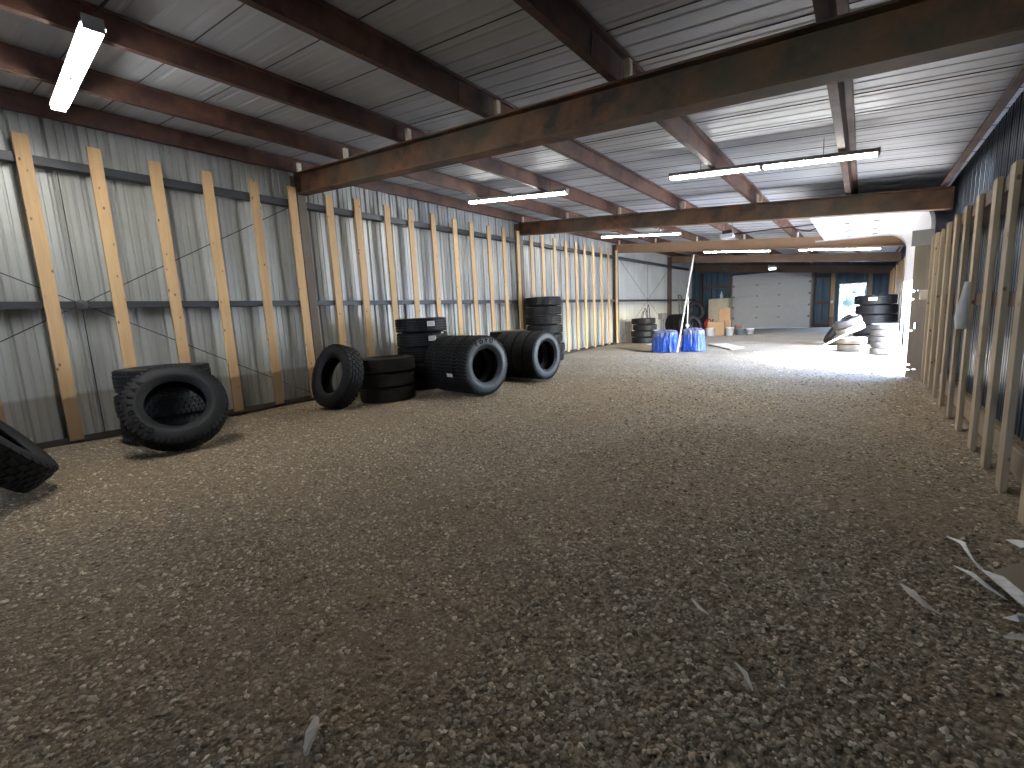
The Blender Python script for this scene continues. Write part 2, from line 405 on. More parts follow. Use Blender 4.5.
# roof sheet
def make_roof():
    b = MB(); pr = []; t = 0
    while t < YB-YF+.3:
        for dt, d in ((0,0),(.05,.0),(.065,.006),(.085,.006),(.10,0)): pr.append((t+dt, d))
        t += .2033
    n = len(pr); tl = pr[-1][0]
    xa, xb = XL-.12, XR+.15
    f = lambda x,t,d: V(x, YF-.1+t, zroof(x)+d)
    vs = [f(xa,t,d) for t,d in pr] + [f(xb,t,d) for t,d in pr]
    b.add(vs, [(k,n+k,n+k+1,k+1) for k in range(n-1)])
    b.add([V(xa,YF-.1,zroof(xa)+.06),V(xb,YF-.1,zroof(xb)+.06),V(xb,YB+.2,zroof(xb)+.06),V(xa,YB+.2,zroof(xa)+.06)], [(0,1,2,3)])
    o = struct(b.build('ceiling', M_roof))
    # dark sheet laps
    lp = MB(); t = .2033*3 - .02
    while t < YB-YF:
        y = YF-.1+t
        lp.prism([(0,-.002),(.007,-.002),(.007,.004),(0,.004)], Matrix.Translation((xa,y,zroof(xa)-.0045)) @ Matrix.Rotation(-PI/2,4,'Z') , Matrix.Translation((xb,y,zroof(xb)-.0045)) @ Matrix.Rotation(-PI/2,4,'Z'))
        t += .2033*3
    lo = lp.build('sheet_lap', M_lap); lo.parent = o
make_roof()

# ------------------------------------------------------------------ steel frame
ORD = ['first','second','third','fourth','fifth','sixth','seventh','eighth','ninth','tenth','eleventh','twelfth','thirteenth','fourteenth','fifteenth','sixteenth','seventeenth','eighteenth','nineteenth','twentieth','twenty-first','twenty-second','twenty-third','twenty-fourth','twenty-fifth','twenty-sixth','twenty-seventh']
def ibeam_prof(h, w, tf=.018, tw=.012):
    return [(-w/2,-h),(w/2,-h),(w/2,-h+tf),(tw/2,-h+tf),(tw/2,-tf),(w/2,-tf),(w/2,0),(-w/2,0),(-w/2,-tf),(-tw/2,-tf),(-tw/2,-h+tf),(-w/2,-h+tf)]
def frame(p, xdir, ydir=None, up=V(0,0,1)):
    x = Vector(xdir).normalized(); z = up; y = z.cross(x).normalized(); z = x.cross(y).normalized()
    m = Matrix((x, y, z)).transposed().to_4x4(); m.translation = p; return m
XBL, XBR = -7.84, 1.07
beam_mats = [M_beam, M_beam, M_beam_o, M_beam_b]
beam_lab = ['big dark rusty steel roof beam nearest the viewer, crossing the whole picture',
            'dark brown steel roof beam just behind the long hanging fluorescent light',
            'orange-brown steel roof beam above the blue tarp bundles',
            'dull brown steel roof beam nearest the far wall, behind the orange-brown one']
for i, y in enumerate(BEAMS):
    yl, yr = y, y - .52
    L_, R_ = V(XBL, yl, ztop(XBL)-.004), V(XBR, yr, ztop(XBR)-.004)
    d = (R_-L_).normalized(); side = V(0,0,1).cross(d).normalized()   # profile x across the beam
    def fr(p):
        z = V(0,0,1); m = Matrix((side, d, z)).transposed().to_4x4(); m.translation = p; return m
    t = thing('roof_beam', beam_lab[i], 'steel beam', (XBL, yl, 3.5), group=None); t['kind'] = 'thing'
    loc = t.location
    h = .335
    b = MB().prism(ibeam_prof(h, .2), fr(L_-loc), fr(R_-loc)); web = fixn(b.build('beam_section', beam_mats[i], t))
    for k, (e, nm) in enumerate(((L_, 1), (R_, -1))):
        b = MB().prism([(-.11,-h-.01),(.11,-h-.01),(.11,0),(-.11,0)], fr(e-loc+d*(.002 if k == 0 else -.016)), fr(e-loc+d*(.016 if k == 0 else -.002)))
        fixn(b.build('end_plate', beam_mats[i], t))
    st = MB()
    for px in (-6.45,-4.95,-3.42,-1.9,-.35):
        s = (px-XBL)/(XBR-XBL); p = L_.lerp(R_, s) - loc
    # columns under the left end
    c = MB(); w, hh = .15, .19
    prof = [(-w/2,-hh/2),(w/2,-hh/2),(w/2,-hh/2+.012),(.005,-hh/2+.012),(.005,hh/2-.012),(w/2,hh/2-.012),(w/2,hh/2),(-w/2,hh/2),(-w/2,hh/2-.012),(-.005,hh/2-.012),(-.005,-hh/2+.012),(-w/2,-hh/2+.012)]
    xc = -7.95; zc = ztop(xc)-.01
    pts0 = [V(xc+q, yl+p, 0) for p, q in prof]; n = len(pts0)
    vs = pts0 + [V(p.x, p.y, zc) for p in pts0]
    c.add(vs, [(k,(k+1)%n,n+(k+1)%n,n+k) for k in range(n)] + [tuple(range(n))[::-1], tuple(range(n,2*n))])
    o = fixn(c.build('steel_column', M_column, None, (xc, yl, 0)))
    tag(o, ['rusty steel column under the left end of the nearest roof beam', 'steel column on the left wall behind the tall tire stack, under the second beam',
            'steel column at the left wall under the orange-brown beam end', 'brownish steel column near the far left corner under the last beam'][i], 'steel column', None, 'thing')

# purlins: Z sections, one piece per bay
PX = [-7.93, -6.45, -4.95, -3.42, -1.9, -.35, .90]
PN = ['left eave strut', 'first from the left wall', 'second from the left wall', 'third from the left wall', 'fourth from the left wall', 'fifth from the left wall', 'right eave strut']
BAYS = [YF+.1, 4.5, 11.0, 17.5, 24.0, YB-.06]
BN = ['before the nearest beam', 'just past the nearest beam', 'just past the second beam', 'just past the orange beam', 'just past the last beam']
def zprof(h=.2, f=.07, t=.007):
    # bottom flange to the left (-x), top flange to the right, with lips
    return [(-f,0),(t,0),(t,h-t),(f,h-t),(f,h-t-.018),(f+t,h-t-.018),(f+t,h),(0,h),(0,t),(-f+t,t),(-f+t,.018),(-f,.018)]
def purlin(x, y0, y1):
    b = MB(); z = ztop(x)+.0015
    x = x + .07
    def fr(y):
        a = Vector((1,0,-SLOPE)).normalized(); zz = V(SLOPE,0,1).normalized()
        m = Matrix((a, V(0,1,0), zz)).transposed().to_4x4(); m.translation = V(x, y, z+.0075); return m
    b.prism(zprof(), fr(y0), fr(y1)); return b
for j, x in enumerate(PX):
    for k in range(5):
        sx = (x-XBL)/(XBR-XBL)*.52
        y0 = BAYS[k] - (sx if k > 0 else 0) + .003; y1 = BAYS[k+1] - (sx if k < 4 else 0) - .003
        o = fixn(purlin(x, y0, y1).build('roof_purlin', M_purlin, None, (x, y0, ztop(x))))
        if j in (0, 6): lab = 'rusty steel %s along the wall top, %s' % (PN[j], BN[k])
        else: lab = 'rusty roof purlin, %s, %s' % (PN[j], BN[k])
        tag(o, lab, 'roof purlin', 'steel purlins under the roof sheets', 'thing')
        # splice sleeve before each beam
        if k < 4 and 0 < j < 6:
            b = MB(); zb = ztop(x)
            def fr(y):
                a = Vector((1,0,-SLOPE)).normalized(); zz = V(SLOPE,0,1).normalized()
                m = Matrix((a, V(0,1,0), zz)).transposed().to_4x4(); m.translation = V(x+.07, y, zb+.009); return m
            b.prism([(.0075,.008),(.012,.008),(.012,.185),(.0075,.185)], fr(y1-.55), fr(y1-.02))
            s = fixn(b.build('splice_plate', M_purlin, o, (0,0,0)))
            s.data.transform(Matrix.Translation(-o.location))
# pale wood blocks stood on the beams against the purlins
for i, y in enumerate(BEAMS[:3]):
    for j in range(0, 5):
        x = PX[j]; xx = x + .16
        s = (xx-XBL)/(XBR-XBL); yy = y - .52*s - .05
        if xx < XBL: xx = XBL + .03
        b = MB().bbox((xx, yy-.03, ztop(xx)+.0), (xx+.05, yy+.035, ztop(xx)+.15), .003)
        o = b.build('wood_block', M_block, None, (xx, yy, ztop(xx)))
        tag(o, 'pale wood block on the %s beam beside the %s' % (['nearest', 'second', 'orange'][i], 'left eave strut' if j == 0 else ORD[j-1]+' purlin'), 'wood block', 'pale wood blocks on top of the beams', 'thing')

# left wall girts, rods and sill
def cprof_y(x0, x1, z0, z1, t=.006):
    return [(x1,z0),(x1,z1),(x0,z1),(x0,z1-t),(x1-t,z1-t),(x1-t,z0+t),(x0,z0+t),(x0,z0)]
def girt(x0, x1, z0, z1, y0, y1, m, lab, grp):
    b = MB(); b.prism(cprof_y(x0, x1, z0, z1), Matrix.Translation((0,y0,0)), Matrix.Translation((0,y1,0)))
    o = fixn(b.build('wall_rail', m, None, (x1, y0, z0))); return tag(o, lab, 'wall rail', grp, 'thing')
GY = [YF+.08, 4.41, 10.91, 17.41, 23.91, YB-.06]
for k in range(5):
    y0 = GY[k] + (.18 if k else 0); y1 = GY[k+1]
    for z0, z1, nm in ((1.69, 1.775, 'middle'), (3.37, 3.47, 'upper')):
        girt(XL+.036, -7.868, z0, z1, y0, y1, M_girt, '%s dark steel rail on the left wall, %s' % (nm, BN[k].replace('beam','column') if k else 'in front of the first column'), 'horizontal steel rails on the left wall')
b = MB(); b.prism([(-8.03,.0),(-7.868,.0),(-7.868,.085),(-7.876,.085),(-7.876,.008),(-8.03,.008)], Matrix.Translation((0,YF+.08,0)), Matrix.Translation((0,4.4,0)))
o = fixn(b.build('baseboard_left', M_sill)); struct(o)
for k in (1,2):
    b = MB(); b.prism([(-8.03,.0),(-7.868,.0),(-7.868,.085),(-7.876,.085),(-7.876,.008),(-8.03,.008)], Matrix.Translation((0,GY[k]+.18,0)), Matrix.Translation((0,GY[k+1],0)))
    struct(fixn(b.build('baseboard_left', M_sill)))
def brace(yc, y0, y1, z0=.12, z1=3.36, lab=''):
    x = -7.858; zc = 1.732
    t = thing('cross_brace', lab, 'steel brace', (x, yc, 0)); t['kind'] = 'thing'
    for n_, (a, c) in enumerate((((y0,z0),(y1,z1)), ((y0,z1),(y1,z0)))):
        MB().tube([(.004*n_,a[0]-yc,a[1]),(.004*n_,c[0]-yc,c[1])], .0065, 6).build('rod', M_rod, t)
    MB().tube([(-.002,0,.0),(-.002,0,3.36)], .006, 6).build('sag_rod', M_rod, t)
    MB().lathe([(0,-.006),(.06,-.006),(.065,0),(.06,.006),(0,.006)], 16, Matrix.Translation((.003,0,zc)) @ Matrix.Rotation(PI/2,4,'Y')).build('plate', M_dark, t)
brace(1.40, -1.5, 4.3, lab='thin dark steel rods crossing on the left wall, before the first column')
brace(20.7, 17.65, 23.8, lab='thin steel rods crossing on the pale wall past the last stud')

# ------------------------------------------------------------------ studs
STY = [.42,1.05,1.70,2.33,2.96,3.61,4.25,4.92,5.53,6.21,6.82,7.48,8.17,8.78,9.44,10.06,10.70,11.36,11.96,12.65,13.34,14.01,14.63,15.27,15.91,16.51,17.24]
BEHIND = {}
for i, y in enumerate(STY):
    h = 3.63 + rnd.uniform(-.02,.02)
    b = MB().bbox((0, 0, 0), (.036, .138, h), .003)
    o = b.build('wall_stud', M_pine if i < 9 else M_pine_c, None); o.location = (-7.866+.012, y, .045)
    o.location.x = -7.843
    o.rotation_euler = (rnd.uniform(-.004,.004), 0, 0)
    side = 'at the left edge of the picture' if i == 0 else ('last before the rod crossing' if i == 26 else None)
    if i == 0: lab = 'pale pine stud cut off by the left edge of the picture, behind the leaning tire'
    elif i < 7: lab = 'pale pine stud on the metal wall, %s before the first steel column' % (['sixth','fifth','fourth','third','second','first'][i-1]+' one')
    elif i < 17: lab = 'pale pine stud on the metal wall, %s after the first steel column' % ORD[i-7]
    elif i < 26: lab = 'pale pine stud on the metal wall, %s after the second steel column' % ORD[i-17]
    else: lab = 'pale pine stud at the far end of the left wall, last of the row'
    tag(o, lab, 'wood stud', 'pine studs along the left wall', 'thing')
# right wall: studs on edge
RY = [3.71] + [4.32, 4.85, 5.41, 6.13, 6.76, 7.43, 8.05, 8.66, 9.25, 9.72]
for i, y in enumerate(RY):
    h = 2.235 + rnd.uniform(-.015,.015)
    b = MB().bbox((0, 0, 0), (.037, .14, h), .003)
    o = b.build('wall_stud', M_pine_r, None); o.location = (.80, y, -.012)
    o.rotation_euler = (rnd.uniform(-.004,.004), 0, 0)
    lab = 'pale stud on the dark right wall, %s from the doorway board' % ORD[len(RY)-1-i] if i > 0 else 'pale stud at the near right, partly cut off by the picture edge'
    tag(o, lab, 'wood stud', 'studs along the right wall', 'thing')
for z0, z1, lab in ((2.10,2.22,'reddish horizontal rail behind the stud tops on the right wall'), (1.22,1.33,'dark horizontal rail halfway up the right wall behind the studs')):
    b = MB().prism(cprof_y(-1.085, -.842, z0, z1), Matrix.Translation((0,YF+.08,0)), Matrix.Translation((0,9.9,0)))
    for v in b.v: v.x = -v.x
    o = fixn(b.build('wall_rail', M_girt_r, None, (.95, YF, z0))); tag(o, lab, 'wall rail', None, 'thing')
b = MB().bbox((.90, YF+.1, .06), (.94, 9.85, .24), .004)
tag(b.build('sill_board', M_pine_y, None, (.96, 0, .02)), 'dirty brown board along the foot of the right wall behind the studs', 'board', None, 'thing')
# lumber leaning behind studs
for y, dx in ((4.62,0),(5.95,.01),(7.05,0)):
    pass
# far right studs past the door
for i, y in enumerate((18.2, 19.4, 20.6, 22.2, 23.9+.3, 25.6, 27.0)):
    b = MB().bbox((0,0,0), (.038,.14,2.5), .003); o = b.build('wall_stud', M_pine, None); o.location = (.9, y, -.004)
    tag(o, 'pale stud on the far right wall past the open door, %s of the row' % ORD[i], 'wood stud', 'studs on the far right wall', 'thing')

# near jamb of the open door: weathered board with holes
def panel_with_holes(x0, x1, y0, y1, z0, z1, holes):
    b = MB(); zs = sorted(set([z0, z1] + [h[2] for h in holes] + [h[3] for h in holes])); xs = sorted(set([x0, x1] + [h[0] for h in holes] + [h[1] for h in holes]))
    for a, c in zip(zs, zs[1:]):
        for p, q in zip(xs, xs[1:]):
            if any(h[0]-1e-6 <= p and q <= h[1]+1e-6 and h[2]-1e-6 <= a and c <= h[3]+1e-6 for h in holes): continue
            b.box((p, y0, a), (q, y1, c))
    return b
HO = [(.62,.66,1.40,1.425),(.69,.72,1.405,1.425),(.62,.655,1.27,1.295),(.68,.72,.80,.90),(.62,.665,.76,.78),(.62,.67,.20,.222),(.62,.67,.115,.137),(.70,.74,.125,.145)]
b = panel_with_holes(.62, .845, 9.99, 10.02, 0, 2.12, HO)
tag(b.build('jamb_board', M_ply, None, (.73, 10, 0)), 'tall weathered board with small light holes, beside the open right doorway', 'board', None, 'thing')
b = MB().bbox((.80, 10.03, -.1), (1.115, 10.13, 2.15), .004)
struct(b.build('trim_2', M_pine_r))
b = MB().bbox((.57, 9.93, 2.121), (.83, 9.995, 2.36), .004)
tag(b.build('grey_plate', M_boardgrey, None, (.7, 9.95, 2.135)), 'grey flat plate above the weathered doorway board', 'plate', None, 'thing')
# papers on studs
b = MB()
for k in range(6):
    z = 1.20 + k*.085
    w = .07 + .03*math.sin(k*2.1)
    b.add([V(.793-.004*math.sin(k), 8.62-w*.2, z), V(.793-.004*math.sin(k+1), 8.62-w*.2, z+.085), V(.80, 8.72, z+.085), V(.80, 8.72, z)], [(0,1,2,3)])
b = MB().bbox((.70, 9.70, 1.27), (.80, 9.78, 1.42), .01)
tag(b.build('wood_scrap', M_block, None, (.75,9.66,1.3)), 'small pale block of wood nailed on a far stud of the right wall', 'wood block', None, 'thing')
b = MB()
pts = []
for k in range(9):
    z = 1.0 + k*.055; w = .035 + .06*(1 - abs(k-2)/7); pts.append((z, w))
vs = []
for z, w in pts:
    vs += [V(.79+.006*math.sin(z*40), 6.10-.02, z), V(.79+.006*math.sin(z*40), 6.10-.02, z)]
vs = []
for k, (z, w) in enumerate(pts):
    o_ = .008*math.sin(k*1.9)
    vs += [V(.955, 0, 0)*0 + V(.795-w, 6.085+o_, z), V(.795+.0*w, 6.07+o_, z), V(.795, 6.073+o_, z), V(.795-w, 6.088+o_, z)]
fs = []
for k in range(len(pts)-1):
    a = 4*k
    for q in range(4): fs.append((a+q, a+(q+1)%4, a+4+(q+1)%4, a+4+q))
b.add(vs, fs + [(3,2,1,0), tuple(len(vs)-4+q for q in range(4))], True)
tag(fixn(b.build('paper_scrap', M_sticker, None, (.78,6.08,1.0))), 'torn white paper scrap hanging from a stud on the right wall', 'paper', None, 'thing')

# ------------------------------------------------------------------ overhead door on the right wall
DZ = 3.0
def make_right_door():
    prof = []
    r = .46
    prof.append((DOOR_X, 1.70)); prof.append((DOOR_X, 2.1)); prof.append((DOOR_X, DZ-r))
    for k in range(1, 9):
        a = k/8*PI/2; prof.append((DOOR_X - r + r*math.cos(a), DZ - r + r*math.sin(a)))
    prof.append((.0, DZ+.012)); prof.append((-.98, DZ+.03))
    d = bpy.data.objects.new('door_1', None); COL.objects.link(d); d.location = (DOOR_X, 13.5, 1.7); d['kind'] = 'structure'
    b = MB(); th = .045; y0, y1 = 10.72, 16.3
    n = len(prof); outv = []
    for i, (x, z) in enumerate(prof):
        a = prof[max(i-1,0)]; c = prof[min(i+1,n-1)]; t = V(c[0]-a[0], 0, c[1]-a[1]).normalized(); nn = V(-t.z, 0, t.x)  # towards outside/up
        nn = V(t.z,0,-t.x)
        outv.append((x + nn.x*th, z + nn.z*th))
    vs = [V(x,y,z) for y in (y0,y1) for x,z in prof] + [V(x,y,z) for y in (y0,y1) for x,z in outv]
    fs = []
    for k in range(n-1):
        fs += [(k,k+1,n+k+1,n+k), (2*n+k,3*n+k,3*n+k+1,2*n+k+1), (k,2*n+k,2*n+k+1,k+1), (n+k,n+k+1,3*n+k+1,3*n+k)]
    fs += [(0,n,3*n,2*n), (n-1,3*n-1,4*n-1,2*n-1)]
    b.add(vs, fs); o = fixn(b.build('door_panel', M_white, d)); o.data.transform(Matrix.Translation(-d.location))
    # hinges along section joints
    hb = MB()
    for yy in (11.6, 13.0, 14.4, 15.6):
        for (x, z) in ((.15, DZ-.012), (-.38, DZ+.0)):
            hb.box((x-.05, yy-.025, z-.012), (x+.05, yy+.025, z+.002))
    o = hb.build('hinge', M_dark, d); o.data.transform(Matrix.Translation(-d.location))
    for yt, nm in ((10.68,'near'),(16.36,'far')):
        pr = []
        pr += [(DOOR_X+.0, 0.0), (DOOR_X, DZ-r)]
        for k in range(1, 9):
            a = k/8*PI/2; pr.append((DOOR_X - r + (r)*math.cos(a), DZ - r + r*math.sin(a)))
        pr += [(-1.2, DZ+.035)]
        tb = MB()
        for i in range(len(pr)-1):
            (xa,za),(xb,zb) = pr[i], pr[i+1]
            tt = V(xb-xa,0,zb-za).normalized(); nn = V(-tt.z,0,tt.x)*.03
            q = [V(xa,0,za)-nn*.6, V(xb,0,zb)-nn*.6, V(xb,0,zb)+nn*.6, V(xa,0,za)+nn*.6]
            e = .045 if i == 0 else .022
            tb.add([p+V(0,yt-e,0) for p in q]+[p+V(0,yt+e,0) for p in q], [(0,3,2,1),(4,5,6,7),(0,1,5,4),(2,3,7,6),(1,2,6,5),(3,0,4,7)])
        o = fixn(tb.build('door_track', M_track, d)); o.data.transform(Matrix.Translation(-d.location))
make_right_door()
b = MB().bbox((.93, 16.42, 0), (1.12, 16.56, 2.9), .005)
tag(b.build('door_post', M_track, None, (1,16.5,0)), 'pale upright frame post at the far side of the open right doorway', 'post', None, 'thing')
b = MB().box((DOOR_X+.07, DOOR_Y0, 2.16), (XR-.01, DOOR_Y1, 2.28)); struct(b.build('trim_1', M_boardgrey))
# operator for that door
def make_opener():
    y = 13.5; t = thing('door_opener', 'white door opener box with dark lens hung under the roof above the orange-brown beam', 'door opener', (-2.95, y, 3.12))
    MB().bbox((-.16,-.12,-.03), (.16,.12,.07), .012).build('motor_housing', M_white, t)
    MB().bbox((-.11,-.127,.075), (.13,.10,.16), .012).build('motor_cover', M_black, t)
    MB().tube([(.16,0,.05),(1.5,0,.03),(2.0,0,.02)], .018, 8).build('rail', M_dark, t)
    MB().tube([(-.1,.05,.16),(-.1,.05,.46)], .008, 6).build('hanger', M_steelgrey, t)
    MB().tube([(.1,.05,.16),(.1,.05,.44)], .008, 6).build('hanger', M_steelgrey, t)
    pts = [(1.35,0,.05),(1.5,.0,.0),(1.7,0,-.09),(1.85,0,-.12),(1.98,.0,-.06),(2.05,0,.0)]
    MB().tube(pts, .012, 6).build('cable', M_black, t)
make_opener()

# ------------------------------------------------------------------ far wall doors and framing
def make_garage_door():
    d = bpy.data.objects.new('door_2', None); COL.objects.link(d); d.location = (-4.0, YB, 0); d['kind'] = 'structure'
    x0, x1, h = GD; w = x1-x0; sec = h/5
    b = MB()
    for k in range(5):
        b.bbox((-w/2-.03, -.075, k*sec+.004), (w/2+.03, -.03, (k+1)*sec-.004), .004)
    b.box((-w/2-.03, -.035, 0), (w/2+.03, -.012, h+.02))
    b.build('door_panel', M_white, d)
    hb = MB()
    for k in range(1,5):
        for f in (-.17, .12): hb.box((f*w-.05, -.088, k*sec-.03), (f*w+.05, -.074, k*sec+.03))
        for s in (-1, 1): hb.box((s*(w/2-.02)-.05, -.09, k*sec-.05), (s*(w/2-.02)+.05, -.074, k*sec+.05))
    hb.build('hinge', M_steelgrey, d)
    for s in (-1,1):
        tb = MB(); tb.box((s*(w/2+.06)-.03, -.11, 0), (s*(w/2+.06)+.03, -.06, h+.1)); tb.tube([(s*(w/2+.06), -.08, h+.1),(s*(w/2+.06), -.25, h+.25),(s*(w/2+.06), -2.2, h+.3)], .03, 6)
        tb.build('door_track', M_steelgrey, d)
    MB().tube([(-w/2-.1,-.12,h+.05),(-.6,-.12,h+.08),(w/2+.1,-.12,h+.20)], .03, 8).build('spring_bar', M_dark, d)
make_garage_door()
b = MB()
b.box((MD[0]-.06, YB-.04, 0), (MD[0], YB+.12, MD[2]+.06)); b.box((MD[1], YB-.04, 0), (MD[1]+.06, YB+.12, MD[2]+.06)); b.box((MD[0], YB-.04, MD[2]), (MD[1], YB+.12, MD[2]+.06))
struct(b.build('door_3', M_track))
for x, m, lab in ((-1.32, M_pine, 'wide pale timber post left of the bright doorway in the far wall'), (.15, M_ply, 'brown timber post right of the bright far doorway'), (.95, M_pine, 'pale timber post in the far right corner')):
    b = MB().bbox((x, YB-.16, 0), (x+.16, YB-.05, 2.85 if x < .5 else 2.55), .004)
    tag(b.build('door_post', m, None, (x, YB-.1, 0)), lab, 'post', None, 'thing')
for x0, x1, z, lab in ((-7.40, -6.06, 2.30, 'upper brown rail on the far wall left of the white garage door'), (-2.0, -1.34, 2.45, 'upper brown rail on the far wall between the garage door and the doorway'), (-2.0, -1.34, 1.15, 'middle brown rail on the far wall between the two doors'), (-2.0, -1.34, .08, 'low brown rail at the foot of the far wall between the two doors')):
    b = MB().bbox((x0, YB-.10, z), (x1, YB-.01, z+.13), .004); tag(b.build('wall_rail', M_girt_r, None, (x0, YB-.05, z)), lab, 'wall rail', None, 'thing')
b = MB().bbox((-7.6, YB-.22, 0), (-7.42, YB-.03, 3.2), .01); tag(b.build('steel_column', M_sill, None, (-7.5, YB-.1, 0)), 'dark steel column in the far left corner', 'steel column', None, 'thing')
b = MB().bbox((GD[0]-.22, YB-.18, 0), (GD[0]-.10, YB-.02, 3.3), .01); tag(b.build('door_post', M_column, None, (GD[0]-.2, YB-.1, 0)), 'dark post along the left side of the white garage door', 'post', None, 'thing')
b = MB().bbox((GD[1]+.10, YB-.18, 0), (GD[1]+.2, YB-.02, 3.2), .01); tag(b.build('door_post', M_column, None, (GD[1]+.2, YB-.1, 0)), 'dark post along the right side of the white garage door', 'post', None, 'thing')
b = MB(); za, zb = ztop(XL)-.42, ztop(XR)-.42
b.prism([(-.05,-.18),(.05,-.18),(.05,.18),(-.05,.18)], Matrix.Translation((XL+.2,YB-.28,za)) @ Matrix.Rotation(-PI/2,4,'Z'), Matrix.Translation((XR-.1,YB-.28,zb)) @ Matrix.Rotation(-PI/2,4,'Z'))
tag(fixn(b.build('header_beam', M_beam_b, None, (-4,YB-.28,3.4))), 'dark header beam along the top of the far wall', 'steel beam', None, 'thing')
b = MB().bbox((-1.30, YB-.20, 1.18), (-1.20, YB-.16, 1.32), .004); tag(b.build('switch_box', M_bucket, None, (-1.25,YB-.2,1.2)), 'small pale switch box on the timber post by the far doorway', 'switch box', None, 'thing')
t = thing('door_opener', 'small lit opener unit hung in front of the white garage door', 'door opener', (-3.45, 24.8, 2.86))
MB().bbox((-.14,-.1,0), (.14,.1,.09), .01).build('lamp_cover', emit('opener_lamp', (1,.98,.95), 3.0), t)
MB().bbox((-.17,-.12,.09), (.17,.12,.21), .01).build('motor_housing', M_steelgrey, t)
MB().tube([(0,.1,.17),(0,3.0,.17)], .02, 6).build('rail', M_dark, t)
MB().tube([(0,0,.2),(0,0,.60)], .012, 6).build('hanger', M_dark, t)

# ------------------------------------------------------------------ fluorescent fixtures
def fixture(p0, p1, lab):
    p0, p1 = Vector(p0), Vector(p1); d = (p1-p0); ln = d.length; d.normalize()
    t = thing('fluorescent_light', lab, 'light fixture', (p0+p1)/2, group='long fluorescent strip lights under the roof')
    side = V(0,0,1).cross(d).normalized(); up = d.cross(side).normalized()
    m = Matrix((d, side, up)).transposed().to_4x4()
    h = ln/2
    # housing: tapered channel
    b = MB(); pr = [(-.072,-.012),(-.068,.0),(.068,.0),(.072,-.012),(.045,.044),(-.045,.044)]
    vs = [m @ V(s*h, a, z) for s in (-1,1) for a, z in pr]; b.add(vs, [(0,1,2,3,4,5),(11,10,9,8,7,6)]+[(k,(k+1)%6,6+(k+1)%6,6+k) for k in range(6)])
    fixn(b.build('housing', M_fix, t))
    for s in (-1,1):
        b = MB().bbox((s*h-.012, -.062, -.045), (s*h+.012, .062, .046), .004, m); b.build('end_cap', M_fix_end, t)
    b = MB().bbox((-.028, -.062, -.046), (.028, .062, .0), .004, m); b.build('lamp_holder', M_fix_end, t)
    for s in (-1,1):
        for a in (-.033,.033):
            b = MB(); x0, x1 = (.025, h-.015) if s > 0 else (-h+.015, -.025)
            b.tube([m @ V(x0,a,-.024), m @ V(x1,a,-.024)], .019, 12); b.build('tube', M_tube, t)
    for sg in (-1, 1):
        best = max([.30+.05*k for k in range(13)], key=lambda f: min(.16, min(abs(((p0+p1)/2 + d*h*sg*f).x - (x_+.035)) for x_ in PX)) - .02*abs(f-.65))
        q = (p0+p1)/2 + d*h*sg*best; a0 = m @ V(sg*h*best,0,.055)
        MB().tube([a0, a0 + V(0,0,max(.02, zroof(q.x) - q.z - .075))], .004, 5).build('hanger', M_rod, t)
    return t
fixture((-4.44,1.125,3.515), (-6.93,1.34,3.766), 'bright fluorescent strip light at the upper left, nearest the viewer')
fixture((-4.40,7.65,3.52), (-6.76,7.65,3.77), 'fluorescent strip light over the tires, behind the nearest beam on the left')
fixture((.06,7.48,3.085), (-2.48,7.52,3.34), 'long fluorescent strip light on the right, in front of the dark brown beam')
fixture((-4.44,14.4,3.53), (-7.03,14.45,3.79), 'fluorescent strip light seen below the dark brown beam, farthest away')
fixture((-3.0,21.0,3.385), (-5.5,21.02,3.635), 'fluorescent strip light mostly hidden between the orange and last beams, left one')
fixture((.4,21.0,3.05), (-2.05,21.02,3.30), 'fluorescent strip light mostly hidden between the orange and last beams, right one')
# cord at the near fixture
pts = [(-4.5,1.15,3.62),(-4.2,1.25,3.70),(-3.8,1.3,3.74),(-3.45,1.35,3.68+.1)]
tag(MB().tube(pts, .009, 6).build('power_cord', M_black, None, pts[0]), 'black power cord running from the near light along the roof', 'cord', None, 'thing')

